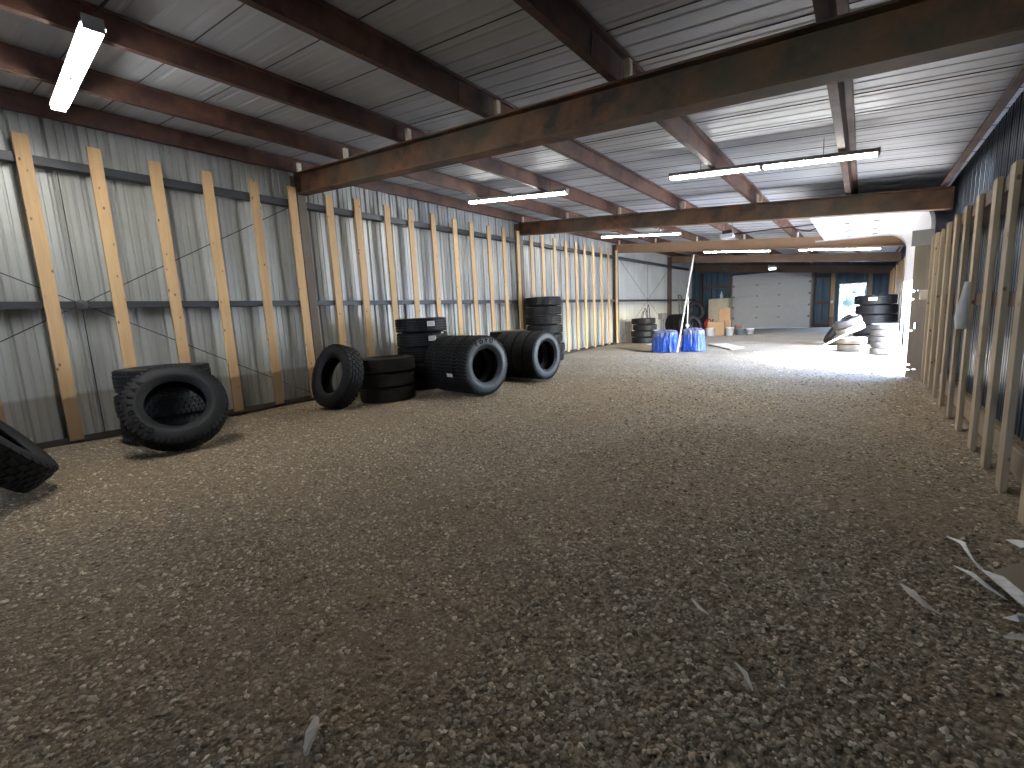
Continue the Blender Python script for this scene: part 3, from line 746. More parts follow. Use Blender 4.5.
# ------------------------------------------------------------------ tires
def tire_meshes(R, W, rim, n=64, rows=5, blocks=54, style='blocks'):
    w = W/2
    half = [(R-.016, 0), (R-.016, w*.55), (R-.019, w*.80), (R-.032, w*.93), (R-.07, w*1.0), (R-.13, w*1.05), (R-.17, w*1.02), (rim+.035, w*.86), (rim+.012, w*.80), (rim, w*.70), (rim+.01, w*.62), (rim+.05, w*.74), (R-.12, w*.86), (R-.06, w*.72), (R-.045, 0)]
    prof = [(r,-z) for r,z in half[::-1]][:-1]
    prof = half + [(r,-z) for r,z in half[::-1]][1:-1]
    body = MB().lathe(prof, n, None, True)
    # sidewall bead rings
    me_b = body.mesh('sidewall', M_rubber_s)
    tr = MB()
    def blk(a0, a1, z0, z1, r0, r1, sh0=0, sh1=0):
        vs = []
        for r in (r0, r1):
            for a, z, s in ((a0,z0,sh0),(a1,z0,sh0),(a1,z1,sh1),(a0,z1,sh1)):
                vs.append(V(r*math.cos(a+s), r*math.sin(a+s), z))
        tr.add(vs, [(4,5,6,7),(0,1,5,4),(1,2,6,5),(2,3,7,6),(3,0,4,7)])
    step = 2*PI/blocks; gap = .009
    wid = 2*w*.92; rw = wid/rows
    for k in range(blocks):
        for r in range(rows):
            z0 = -w*.92 + r*rw + gap/2; z1 = z0 + rw - gap
            edge = r in (0, rows-1)
            if style == 'blocks':
                off = step*.5*(r % 2); a0 = k*step + off; a1 = a0 + step*.80; sk = step*.14*(1 if r % 2 else -1)
                blk(a0, a1, z0, z1, R-.03, R - (.006 if edge else 0), 0, sk)
            elif style == 'ribs':
                a0 = k*step; a1 = a0 + step*(.86 if edge else .93); blk(a0, a1, z0, z1, R-.03, R-(.005 if edge else 0), 0, step*.08)
            else:
                off = step*.5*(r % 2); a0 = k*step + off; a1 = a0 + step*.72; blk(a0, a1, z0, z1, R-.03, R-(.008 if edge else 0), 0, step*.2)
    # shoulder lugs on the sidewall edge
    for k in range(blocks):
        a0 = k*step; a1 = a0 + step*.62
        for s in (-1,1):
            z = s*w*.93
            vs = []
            for a in (a0,a1):
                vs += [V((R-.008)*math.cos(a),(R-.008)*math.sin(a),s*w*.90), V((R-.03)*math.cos(a),(R-.03)*math.sin(a),s*w*.975), V((R-.055)*math.cos(a),(R-.055)*math.sin(a),s*w*1.0), V((R-.05)*math.cos(a),(R-.05)*math.sin(a),s*w*.90)]
            tr.add(vs, [(0,1,5,4),(1,2,6,5),(2,3,7,6),(0,3,2,1),(4,5,6,7)])
    me_t = tr.mesh('tread', M_rubber)
    return me_b, me_t
def with_mats(mes, mb, mt):
    out = []
    for me, m in zip(mes, (mb, mt)):
        c = me.copy(); c.materials.clear(); c.materials.append(m); out.append(c)
    return tuple(out)
T_truck = tire_meshes(.515, .268, .287)
T_drive = tire_meshes(.515, .243, .287, rows=4, blocks=40, style='lugs')
T_wide = tire_meshes(.515, .285, .287)
T_rib = tire_meshes(.50, .262, .285, rows=5, blocks=72, style='ribs')
T_low = tire_meshes(.47, .224, .27, rows=5, blocks=60, style='ribs')
T_low_d = with_mats(T_low, M_rubber_old, M_rubber_old)
T_truck_d = with_mats(T_truck, M_rubber_old, M_rubber_old)
T_dust = with_mats(T_truck, M_dust_top, M_rubber_old)
T_low_dust = with_mats(T_low, M_dust_top, M_rubber_old)
T_small = tire_meshes(.325, .165, .19, n=48, rows=4, blocks=48, style='ribs')
T_small_tan = with_mats(T_small, M_rubber_tan, M_rubber_tan)
T_small_g = with_mats(T_small, M_dust_g, M_dust_g)
T_drive2 = tire_meshes(.515, .285, .287, rows=5, blocks=34, style='lugs')
T_dark = with_mats(T_truck, M_rubber_d, M_rubber)
T_drive2 = with_mats(T_drive2, M_rubber_d, M_rubber)
def axis_rot(axis, spin=0):
    z = Vector(axis).normalized(); up = V(0,0,1) if abs(z.z) < .95 else V(0,1,0)
    x = up.cross(z).normalized(); y = z.cross(x)
    return (Matrix((x,y,z)).transposed().to_4x4() @ Matrix.Rotation(spin,4,'Z')).to_euler()
def tire(mes, center, axis, label, spin=0, group=None):
    t = thing('tire', label, 'tire', center, axis_rot(axis, spin), group)
    for nm, me in zip(('sidewall','tread'), mes):
        o = bpy.data.objects.new(nm, me); COL.objects.link(o); o.parent = t
    return t
def text_mesh(ch, size, depth=.003):
    cu = bpy.data.curves.new('letters', 'FONT'); cu.body = ch; cu.size = size; cu.extrude = depth; cu.align_x = 'CENTER'; cu.align_y = 'CENTER'
    ob = bpy.data.objects.new('letters', cu); COL.objects.link(ob)
    bpy.context.view_layer.update()
    dg = bpy.context.evaluated_depsgraph_get(); me = bpy.data.meshes.new_from_object(ob.evaluated_get(dg))
    bpy.data.objects.remove(ob); bpy.data.curves.remove(cu); return me
def arc_text(word, r, size, a_mid, z, da, tilt=0, sgn=1):
    """letters around a tire's axis on the +z face, tops outward, reading clockwise"""
    b = MB(); n = len(word)
    for i, ch in enumerate(word):
        if ch == ' ': continue
        me = text_mesh(ch, size)
        a = a_mid - (i-(n-1)/2)*da
        m = Matrix.Rotation(a-PI/2,4,'Z') @ Matrix.Translation((0, r, z)) @ Matrix.Rotation(tilt,4,'X')
        b.add([m @ v.co for v in me.vertices], [tuple(p.vertices) for p in me.polygons]); bpy.data.meshes.remove(me)
    return b
def sticker(t, a, z, w, h, R, ink=True):
    """label patch on the tread of tire t at angle a, height z (along the axis); follows the tread's curve"""
    b = MB(); n = 5
    vs = []
    for rr in (R+.001, R+.004):
        for k in range(n+1):
            aa = a + (k/n-.5)*w/R
            for zz in (z-h/2, z+h/2): vs.append(V(rr*math.cos(aa), rr*math.sin(aa), zz))
    fs = []; q = 2*(n+1)
    for k in range(n):
        i = 2*k; fs += [(i,i+1,i+3,i+2)[::-1], (q+i,q+i+2,q+i+3,q+i+1), (i,i+2,q+i+2,q+i), (i+1,q+i+1,q+i+3,i+3)]
    fs += [(0,q,q+1,1), (q-2,q-1,2*q-1,2*q-2)]
    b.add(vs, fs); s = b.build('sticker', M_sticker, t); s['label'] = 'white paper sticker on the tread'
    fixn(s)
    if ink:
        b = MB()
        for k in range(4):
            zz = z + h*(.3-.2*k); ww = w*(.35 if k % 2 else .42)
            for j in range(n):
                a0 = a - ww/R + 2*ww/R*j/n; a1 = a - ww/R + 2*ww/R*(j+.72)/n
                r = R+.005
                b.add([V(r*math.cos(a0),r*math.sin(a0),zz-h*.05),V(r*math.cos(a1),r*math.sin(a1),zz-h*.05),V(r*math.cos(a1),r*math.sin(a1),zz+h*.05),V(r*math.cos(a0),r*math.sin(a0),zz+h*.05)], [(0,1,2,3)])
        b.build('sticker_print', M_ink, s)
def stack(mes, x, y, n, H, labels, group, z0=0, jit=.02, R=.5, tan_top=None):
    out = []
    for k in range(n):
        jx, jy = rnd.uniform(-jit,jit), rnd.uniform(-jit,jit)
        m = mes if not (tan_top and k == n-1) else tan_top
        t = tire(m, (x+jx, y+jy, z0 + H*(k+.5) + .001*k), (0,0,1), labels(k, n), rnd.uniform(0,6), group); out.append(t)
    return out
LEV = ['bottom', 'second from the bottom', 'third from the bottom', 'fourth from the bottom', 'fifth from the bottom', 'sixth from the bottom', 'seventh from the bottom']
def lev(k, n): return 'topmost' if k == n-1 else LEV[k]

# A: leaning tire cut by the left edge
A = tire(T_drive2, (-5.80, .27, .495), (.10, .80, .59), 'tire with chunky tread leaning at the left edge of the picture, partly cut off', .2)
# B: stack of three by the near wall
stack(T_wide, -7.2, 1.95, 3, .302, lambda k,n: 'dark truck tire, %s of three stacked behind the leaning lettered tire' % lev(k,n), 'three stacked tires by the near left wall', R=.515)
# C: leaning tire with raised lettering
C = tire(T_dark, (-6.30, 1.78, .475), (.80, -.20, .56), 'big tire leaning back on a stack, raised lettering on its wide sidewall', 0)
zf = .134*1.05
b = arc_text('GOODYEAR', .405, .085, PI*1.02, zf+.0045, .235); b.build('lettering', M_letter, C)['label'] = 'raised block letters around the sidewall'
# D, E
E_ = stack(T_low_d, -6.53, 4.95, 3, .248, lambda k,n: 'worn flat tire, %s of the low stack beside the standing tire' % lev(k,n), 'low stack of three worn tires', R=.47)
D = tire(T_drive2, (-6.66, 4.08, .505), (.02, -.95, .30), 'single tire standing on edge and leaning against the low stack of three', .3)
# F
F_ = stack(T_rib, -6.95, 6.20, 5, .275, lambda k,n: 'new black tire, %s of the five stacked behind the nearer row' % lev(k,n), 'tall stack of five new tires', R=.5, jit=.008)
for k in (3,4):
    d = math.atan2(-6.03, 6.98) + .36; t = F_[k]; sticker(t, d - t.rotation_euler.z, .02, .15, .09, .5)
for k in (3,):
    t = F_[k]; sticker(t, math.atan2(-6.03,6.98) + .85 - t.rotation_euler.z, .115, .07, .03, .5, False)
# G: row lying on edge
ga = V(1,-.13,0).normalized(); g0 = V(-5.05, 5.90, .503)
for k in range(4):
    c = g0 - ga*(.134 + .285*k)
    t = tire(T_truck, (c.x, c.y, .516), ga, ['front tire of the nearer row, pale bluish lettered sidewall', 'second tire of the nearer row, white sticker on its tread', 'third tire of the nearer row of tires standing tread to tread', 'rearmost tire of the nearer row, against the tall stack of five'][k], 0, 'nearer row of tires on edge')
    if k == 0:
        b = arc_text('TOYO', .42, .095, PI/2+.12, .1445, .27); b.build('lettering', M_letter, t)['label'] = 'raised dark letters on the sidewall'
    if k == 1: sticker(t, PI*1.08, 0.02, .06, .15, .515, False)
# H: dusty stacks behind the rows
stack(T_low_d, -6.98, 7.2, 4, .236, lambda k,n: 'dusty flat tire, %s of the low stack behind the nearer row' % lev(k,n), 'low dusty stack behind the nearer row', R=.515, tan_top=T_low_dust)
stack(T_low_d, -6.70, 8.75, 4, .248, lambda k,n: 'dusty flat tire, %s of the low stack behind the farther row' % lev(k,n), 'low dusty stack behind the farther row', R=.515, tan_top=T_low_dust)
ia = V(1,-.06,0).normalized(); i0 = V(-5.07, 7.84, .5)
for k in range(4):
    c = i0 - ia*(.137 + .285*k)
    tire(T_rib, (c.x, c.y, .501), ia, ['front tire with grey sidewall in the farther lying row', 'second tire of the farther lying row behind the grey-walled one', 'third tire of the farther lying row', 'rearmost tire of the farther lying row against the dusty stack'][k], 0, 'farther row of tires on edge')
# J: tall stack
Jt = stack(T_drive, -7.29, 11.15, 7, .259, lambda k,n: 'chunky tire, %s of the tallest stack at the left wall' % lev(k,n), 'tallest tire stack by the left wall', R=.515, jit=.012)
Jt[1].location.x += .07; Jt[0].location.x += .03
# K: stack past the last stud
K = stack(T_low, -6.95, 17.9, 4, .248, lambda k,n: 'tire, %s of the stack of four left of the blue tarps' % lev(k,n), 'stack of four left of the blue tarps', z0=0, R=.47, jit=.04)
# L: tires in the far left corner
la = V(.91,-.41,0); l0 = V(-7.3,22.75,.516)
for i, (c, ax, lab) in enumerate(((l0, la, 'dark tire on edge behind the long pole, nearest the wall'), (l0+la*.30, la, 'dark tire on edge behind the long pole, second from the wall'), (l0+la*.60, la, 'dark tire on edge behind the right blue tarp, third from the wall'),
        (l0+la*1.14+V(0,0,-.04), (.80,-.36,.48), 'dark tire leaning over beside the cardboard boxes'), (V(-7.2,25.3,.146), (0,0,1), 'tire lying flat in the far left corner, lower of two'), (V(-7.17,25.27,.435), (0,0,1), 'tire lying flat in the far left corner, upper of two'), (V(-7.0,25.2,1.12),(.75,-.6,.2),'tire standing on the two flat tires in the far left corner'))):
    tire(T_truck, c, ax, lab, i, 'tires in the far left corner')
# M: big stack at the right
Mt = stack(T_truck, .30, 17.75, 5, .2835, lambda k,n: 'big black tire, %s of the stack near the right door' % lev(k,n), 'big stack by the right door', R=.515, jit=.035)
dM = math.atan2(-17.75, -.30); sticker(Mt[4], dM - Mt[4].rotation_euler.z - .12, .03, .20, .09, .515, False)
tire(T_truck_d, (-.50, 16.9, .42), (-.80, -.25, .62), 'dark tire leaning on edge behind the sunlit dusty pile', .2)
# N: sunlit small tires
NS = stack(T_small_g, .44, 14.15, 5, .144, lambda k,n: 'small dusty grey tire, %s of the sunlit doorway stack' % lev(k,n), 'sunlit stack of small grey tires', R=.27, jit=.012)
for t_ in NS: t_.scale = (.82,.82,.82)
stack(T_small_tan, -.20, 15.0, 2, .175, lambda k,n: 'small tan dust-caked tire lying flat in the sun, %s of two' % ['lower','upper'][k], 'sunlit tan tires', R=.325)
tire(T_small_tan, (-.24, 15.0, .562), (-.36,-.1,.93), 'small tan tire tilted on top of the sunlit pile', 0)
tire(T_small_g, (-.31, 14.98, .745), (-.36,-.1,.93), 'small grey tire tilted uppermost on the sunlit pile', 0)
b = MB().bbox((-.42,-.07,-.016), (.42,.07,.016), .004, Matrix.Translation((-.66,14.55,.235)) @ Matrix.Rotation(-.55,4,'Y') @ Matrix.Rotation(.2,4,'Z'))
tag(b.build('plank', M_boardpale, None, (-.6,14.6,.02)), 'short pale plank leaning on the left side of the sunlit tire pile', 'plank', None, 'thing')

# ------------------------------------------------------------------ clutter at the far left
def tarp_bundle(x, y, w, d, h, seed, lab):
    b = MB(); n, rows = 72, 20; rs = random.Random(seed)
    vs = []
    for i in range(rows+1):
        s = i/rows
        if s < .74:
            z = h*(s/.74); k = 1.10 - .16*(s/.74)
        else:
            q = (s-.74)/.26; z = h + .05*math.sin(q*PI/2); k = .94*(1-q**1.6)
        for j in range(n):
            a = 2*PI*j/n
            ca, sa = math.cos(a), math.sin(a)
            e = 1/((abs(ca)**3.2 + abs(sa)**3.2)**(1/3.2))
            p = V(ca*3.1, sa*3.1, z*3.0 + seed*7)
            f = .10*noise.noise(p*1.6) + .075*noise.noise(V(ca*9, sa*9, z*1.7+seed)) + .035*noise.noise(V(ca*17,sa*17,z*9+seed))
            kk = k*(1+f*(1 if s < .9 else .3))
            vs.append(V(x + ca*e*kk*w/2, y + sa*e*kk*d/2, max(.0, z + .05*noise.noise(p*2.2)*(1 if i else 0)) + .01))
    fs = []
    for i in range(rows):
        for j in range(n): fs.append((i*n+j, i*n+(j+1)%n, (i+1)*n+(j+1)%n, (i+1)*n+j))
    b.add(vs, fs, False); b.f.append(tuple(range(len(vs)-n, len(vs)))); b.sm.append(False)
    return tag(b.build('tarp_bundle', M_tarp, None, (x,y,0)), lab, 'tarp', None, 'thing')
tarp_bundle(-4.81, 14.15, .72, .55, .59, 3, 'crumpled blue tarp bundle with dusty grey top, left of the leaning pole')
tarp_bundle(-4.08, 14.53, .60, .5, .62, 5, 'bright blue crumpled tarp bundle, right of the leaning pole')
b = MB().tube([(-4.37,13.9,.02),(-4.66,14.25,1.0),(-4.53,14.9,2.1),(-4.40,15.4,2.95)][:1] + [(-4.58,14.5,.75)][:0] + [(-4.36,15.5,2.98)], .024, 8)
tag(b.build('long_pole', M_pole, None, (-4.4,13.93,.02)), 'long pale pole leaning up to the orange-brown beam between the blue tarps', 'pole', None, 'thing')
t = thing('broom', 'shorter pale handle with a white knob standing behind the right blue tarp', 'broom', (-4.38,14.86,0))
MB().tube([(0,0,.05),(0,.12,1.66)], .018, 8).build('handle', M_pole, t)
MB().ico((0,.05,.76), .06, 2).build('knob', M_bucket, t)
MB().bbox((-.2,-.03,0), (.2,.03,.08), .01).build('brush_head', M_black, t)

b = MB().bbox((-.27,-.012,0), (.27,.012,.86), .004, Matrix.Translation((-7.74,18.35,0)) @ Matrix.Rotation(PI/2-.1,4,'Z') @ Matrix.Rotation(-.06,4,'X'))
tag(b.build('plywood_sheet', M_ply, None, (-7.8,18.3,0)), 'brown plywood sheet standing against the wall left of the four-tire stack', 'plywood', None, 'thing')
b = MB()
vs = [V(-7.1,15.5,.02),V(-5.32,13.95,.02),V(-5.15,14.6,.03),V(-5.5,15.9,.05),V(-6.4,16.9,.05),V(-7.2,16.5,.03)]
b.add([v for v in vs]+[v+V(0,0,.012) for v in vs], [(5,4,3,2,1,0),(6,7,8,9,10,11)]+[(k,(k+1)%6,6+(k+1)%6,6+k) for k in range(6)])
tag(b.build('cardboard_sheet', M_card_d, None, (-6.2,15.5,.02)), 'flat brown cardboard sheet on the gravel left of the blue tarps', 'cardboard', None, 'thing')
b = MB().bbox((-6.15,16.1,.065), (-5.6,16.9,.072), .002); tag(b.build('paper_sheet', M_paper, None, (-5.9,16.5,.06)), 'white sheet lying between the four-tire stack and the cardboard', 'paper', None, 'thing')
b = MB(); vs = [V(-4.25,16.9,.01),V(-3.1,15.0,.01),V(-2.85,15.5,.01),V(-3.75,17.3,.01)]
b.add(vs+[v+V(0,0,.02) for v in vs], [(3,2,1,0),(4,5,6,7)]+[(k,(k+1)%4,4+(k+1)%4,4+k) for k in range(4)])
tag(b.build('pale_panel', M_boardpale, None, (-3.5,16,.01)), 'pale flat panel lying on the gravel right of the blue tarps', 'panel', None, 'thing')
# jack stand
t = thing('jack_stand', 'dark two-legged steel stand behind the four-tire stack', 'stand', (-7.15,20.6,0))
for s in (-1,1):
    MB().tube([(.0,s*.16,0),(0,s*.12,.85)], .03, 8).build('leg', M_steelgrey, t)
MB().bbox((-.1,-.26,.85), (.1,.26,1.12), .02).build('head', M_steelgrey, t)
# bent hoses
for i, (y, dy, hh) in enumerate(((19.6, .95, 1.35), (19.9, .6, 1.5), (19.3, 1.2, 1.25))):
    pts = []
    for k in range(15):
        s = k/14; pts.append((-7.55+.03*i, y - dy/2 + dy*s, .02 + hh*math.sin(s*PI)**.7))
    tag(MB().tube(pts, .016, 6).build('bent_cable', M_black if i < 2 else M_steelgrey, None, pts[0]), ['dark bent cable looping up behind the four-tire stack, nearer the wall', 'taller dark cable loop behind the four-tire stack', 'grey thin cable arch behind the four-tire stack, lowest of the three'][i], 'cable', None, 'thing')
# hand truck
t = thing('hand_truck', 'grey steel hand truck standing by the wall behind the long pole', 'hand truck', (-7.35,24.15,0))
for s in (-1,1): MB().tube([(0,s*.24,.1),(-.12,s*.24,1.85)], .03, 8).build('rail', M_steelgrey, t)
MB().tube([(-.12,-.24,1.85),(-.15,-.2,1.95),(-.15,.2,1.95),(-.12,.24,1.85)], .03, 8).build('handle', M_steelgrey, t)
for z in (.5,.95,1.4): MB().tube([(-.03-.06*z,-.24,z),(-.03-.06*z,.24,z)], .018, 6).build('crossbar', M_steelgrey, t)
MB().bbox((0,-.25,.0), (.3,.25,.02), .004).build('toe_plate', M_steelgrey, t)
for s in (-1,1): MB().lathe([(0,-.04),(.09,-.04),(.12,-.02),(.12,.02),(.09,.04),(0,.04)], 20, Matrix.Translation((-.1,s*.3,.12)) @ Matrix.Rotation(PI/2,4,'X')).build('wheel', M_black, t)
# coil on the wall
pts = []
for k in range(70):
    a = k/22*2*PI; pts.append((-7.72+.012*math.sin(k*.9), 26.9 + .30*math.cos(a), 3.55+.30*math.sin(a)))
tag(MB().tube(pts, .018, 6).build('cable_coil', M_pole, None, (-7.7,26.9,3.5)), 'coil of white cable hung high in the far left corner', 'cable', None, 'thing')
# cream cabinet
t = thing('cabinet', 'cream metal cabinet standing at the far wall behind the boxes', 'cabinet', (-6.25,27.2,0))
MB().bbox((-.52,-.35,.03), (.52,.35,1.72), .02).build('body', M_cream, t)
dd = MB().bbox((-.50,-.372,.08), (.50,-.352,1.69), .01).build('door', M_cream, t)
MB().bbox((.38,-.41,.85), (.42,-.374,1.1), .006).build('handle', M_steelgrey, dd)
for sx in (-.45,.45):
    for sy in (-.28,.28): MB().tube([(sx,sy,0),(sx,sy,.03)], .03, 8).build('foot', M_black, t)
t = thing('spray_bottle', 'white bottle standing on top of the cream cabinet', 'bottle', (-6.15,27.05,1.722))
MB().lathe([(0,0),(.07,0),(.075,.02),(.075,.2),(.03,.26),(.03,.30),(0,.30)], 20).build('body', M_bucket, t)
MB().lathe([(0,.302),(.035,.302),(.035,.36),(0,.36)], 16).build('cap', M_bucket, t)
# boxes
def carton(x, y, z, w, d, h, rz, lab, m=M_card):
    t = thing('cardboard_box', lab, 'box', (x,y,z), (0,0,rz))
    MB().bbox((-w/2,-d/2,0), (w/2,d/2,h), .012).build('body', m, t)
    MB().box((-w/2+.005,-.03,h+.001), (w/2-.005,.03,h+.004)).build('tape', M_boardpale, t)
    return t
carton(-5.28, 22.35, 0, .72, .5, .62, .15, 'large tan cardboard box on the floor between the white buckets')
carton(-5.02, 22.75+.2, .0, .5, .38, .66, .1, 'cardboard box hidden behind the large tan box, carrying another')
carton(-5.05, 22.95, .668, .48, .34, .52, .1, 'smaller brown cardboard box on top of the boxes, in front of the cabinet', M_card)
# red jug
t = thing('fuel_can', 'red plastic fuel can behind the large tan cardboard box', 'fuel can', (-5.75,22.95,0))
MB().bbox((-.2,-.15,0), (.2,.15,.62), .05).build('body', M_red, t)
MB().tube([(-.12,0,.62),(-.12,0,.7),(.06,0,.7),(.1,0,.62)], .025, 8).build('handle', M_red, t)
MB().tube([(.14,0,.6),(.2,0,.72)], .03, 8).build('spout', M_black, t)
def bucket(x, y, r, h, lab, m=M_bucket, z=0, name='bucket'):
    t = thing(name, lab, name.replace('_',' '), (x,y,z))
    MB().lathe([(0,.004),(r*.86,.0),(r,h),(r*1.05,h),(r*1.05,h-.03),(r*1.02,h-.03)], 28).build('body', m, t)
    MB().lathe([(0,h+.004),(r*.99,h+.004),(r*1.06,h+.002),(r*1.06,h-.015)], 28).build('lid', m, t)
    pts = [(r*1.05*math.cos(a), -r*.25*math.sin(a) - r*.6*math.sin(a), h-.05-.09*math.sin(a)) for a in [PI*k/10 for k in range(11)]]
    MB().tube(pts, .006, 6).build('handle', M_steelgrey, t); return t
bucket(-5.40, 21.75, .20, .36, 'white plastic bucket on the floor left of the large tan box')
bucket(-4.66, 22.1, .17, .36, 'white plastic bucket on the floor right of the large tan box')
bucket(-4.36, 22.68, .16, .26, 'grey-blue paint can right of the white buckets', simple('paint_can_blue', (.25,.30,.36), .4), name='paint_can')
bucket(-3.98, 22.9, .15, .24, 'white paint can at the right end of the clutter row', M_bucket, name='paint_can')
t = bucket(-4.78, 22.62, .11, .20, 'small reddish can among the paint cans', simple('paint_can_red', (.45,.12,.10), .4), name='paint_can')
t = bucket(-4.55, 23.3, .15, .42, 'tall red and white drum behind the paint cans', simple('drum_pink', (.6,.32,.30), .4), name='paint_can')

# ------------------------------------------------------------------ litter on the gravel
def strip(pts, ws, m, name, lab, cat='scrap', th=.003, group=None):
    b = MB(); n = len(pts); vs = []
    for i, p in enumerate(pts):
        p = Vector(p); d = (Vector(pts[min(i+1,n-1)])-Vector(pts[max(i-1,0)])).normalized(); s = V(-d.y, d.x, 0).normalized()*ws[i]/2
        z = ground(p.x,p.y) + p.z + .012
        q = V(p.x,p.y,z)
        vs += [q-s, q+s+V(0,0,.35*ws[i]*math.sin(i*1.7)), q+s+V(0,0,th+.35*ws[i]*math.sin(i*1.7)), q-s+V(0,0,th)]
    fs = []
    for i in range(n-1):
        a = 4*i
        for k in range(4): fs.append((a+k, a+(k+1)%4, a+4+(k+1)%4, a+4+k))
    fs += [(3,2,1,0), tuple(4*(n-1)+k for k in range(4))]
    b.add(vs, fs); o = fixn(b.build(name, m, None, (pts[0][0],pts[0][1],ground(*pts[0][:2]))))
    return tag(o, lab, cat, group, 'thing')
strip([(.205,2.62,.01),(.24,2.53,.02),(.285,2.47,.015),(.33,2.44,.01)], [.012,.03,.028,.01], M_twig, 'wood_sliver', 'curved pale sliver of wood on the gravel at the lower right')
strip([(.43,3.28,.01),(.48,3.20,.02),(.50,3.05,.01),(.515,2.95,.02),(.545,2.82,.05),(.58,2.68,.06),(.60,2.60,.06)], [.01,.022,.008,.022,.05,.045,.03], M_plastic, 'plastic_film', 'long crumpled grey plastic film strip beside the cardboard at the right edge')
strip([(.42,2.93,.01),(.47,2.86,.02),(.52,2.76,.02),(.56,2.70,.02)], [.01,.02,.022,.01], M_plastic, 'plastic_film', 'short grey plastic film piece left of the long film strip')
strip([(.53,2.56,.01),(.56,2.53,.03),(.585,2.56,.03),(.59,2.62,.02)], [.02,.035,.04,.03], M_plastic, 'plastic_film', 'small curled white plastic piece below the long film strip')
strip([(.50,2.40,.01),(.55,2.42,.015),(.60,2.405,.02),(.64,2.40,.01)], [.015,.03,.03,.015], M_twig, 'plastic_film', 'lowest white strip on the gravel at the right edge')
strip([(.60,2.50,.02),(.63,2.46,.04),(.66,2.40,.03)], [.04,.07,.05], M_plastic, 'plastic_film', 'torn white plastic corner at the very right edge of the picture')
strip([(.70,3.42,.015),(.745,3.33,.02)], [.06,.07], M_paper, 'paper_scrap', 'small pale paper square on the gravel at the right edge', 'paper')
strip([(-.31,1.68,.01),(-.27,1.64,.012),(-.235,1.58,.01)], [.006,.016,.006], M_twig, 'wood_sliver', 'small pale wood sliver lying in the foreground gravel, lower of two')
strip([(-.55,1.97,.01),(-.50,1.91,.015),(-.46,1.90,.01)], [.006,.014,.006], M_twig, 'wood_sliver', 'thin pale wood sliver on the middle gravel, upper of two')
strip([(-1.40,.65,.01),(-1.35,.605,.02),(-1.31,.56,.01)], [.015,.04,.012], M_twig, 'flat_stone', 'flat pale stone standing out in the gravel at the lower left', 'stone', .012)
b = MB(); vs = [V(.545,2.92,.03),(V(.60,2.62,.025)),V(.87,2.45,.05),V(.88,2.98,.07),V(.72,3.10,.06)]
vs = [V(v[0],v[1],v[2]+.0) for v in vs]; n = len(vs)
b.add(vs+[v+V(0,0,.006) for v in vs], [tuple(range(n))[::-1], tuple(range(n,2*n))]+[(k,(k+1)%n,n+(k+1)%n,n+k) for k in range(n)])
tag(b.build('cardboard_sheet', M_card_d, None, (.7,2.8,.02)), 'flat brown cardboard piece on the gravel at the right edge', 'cardboard', None, 'thing')

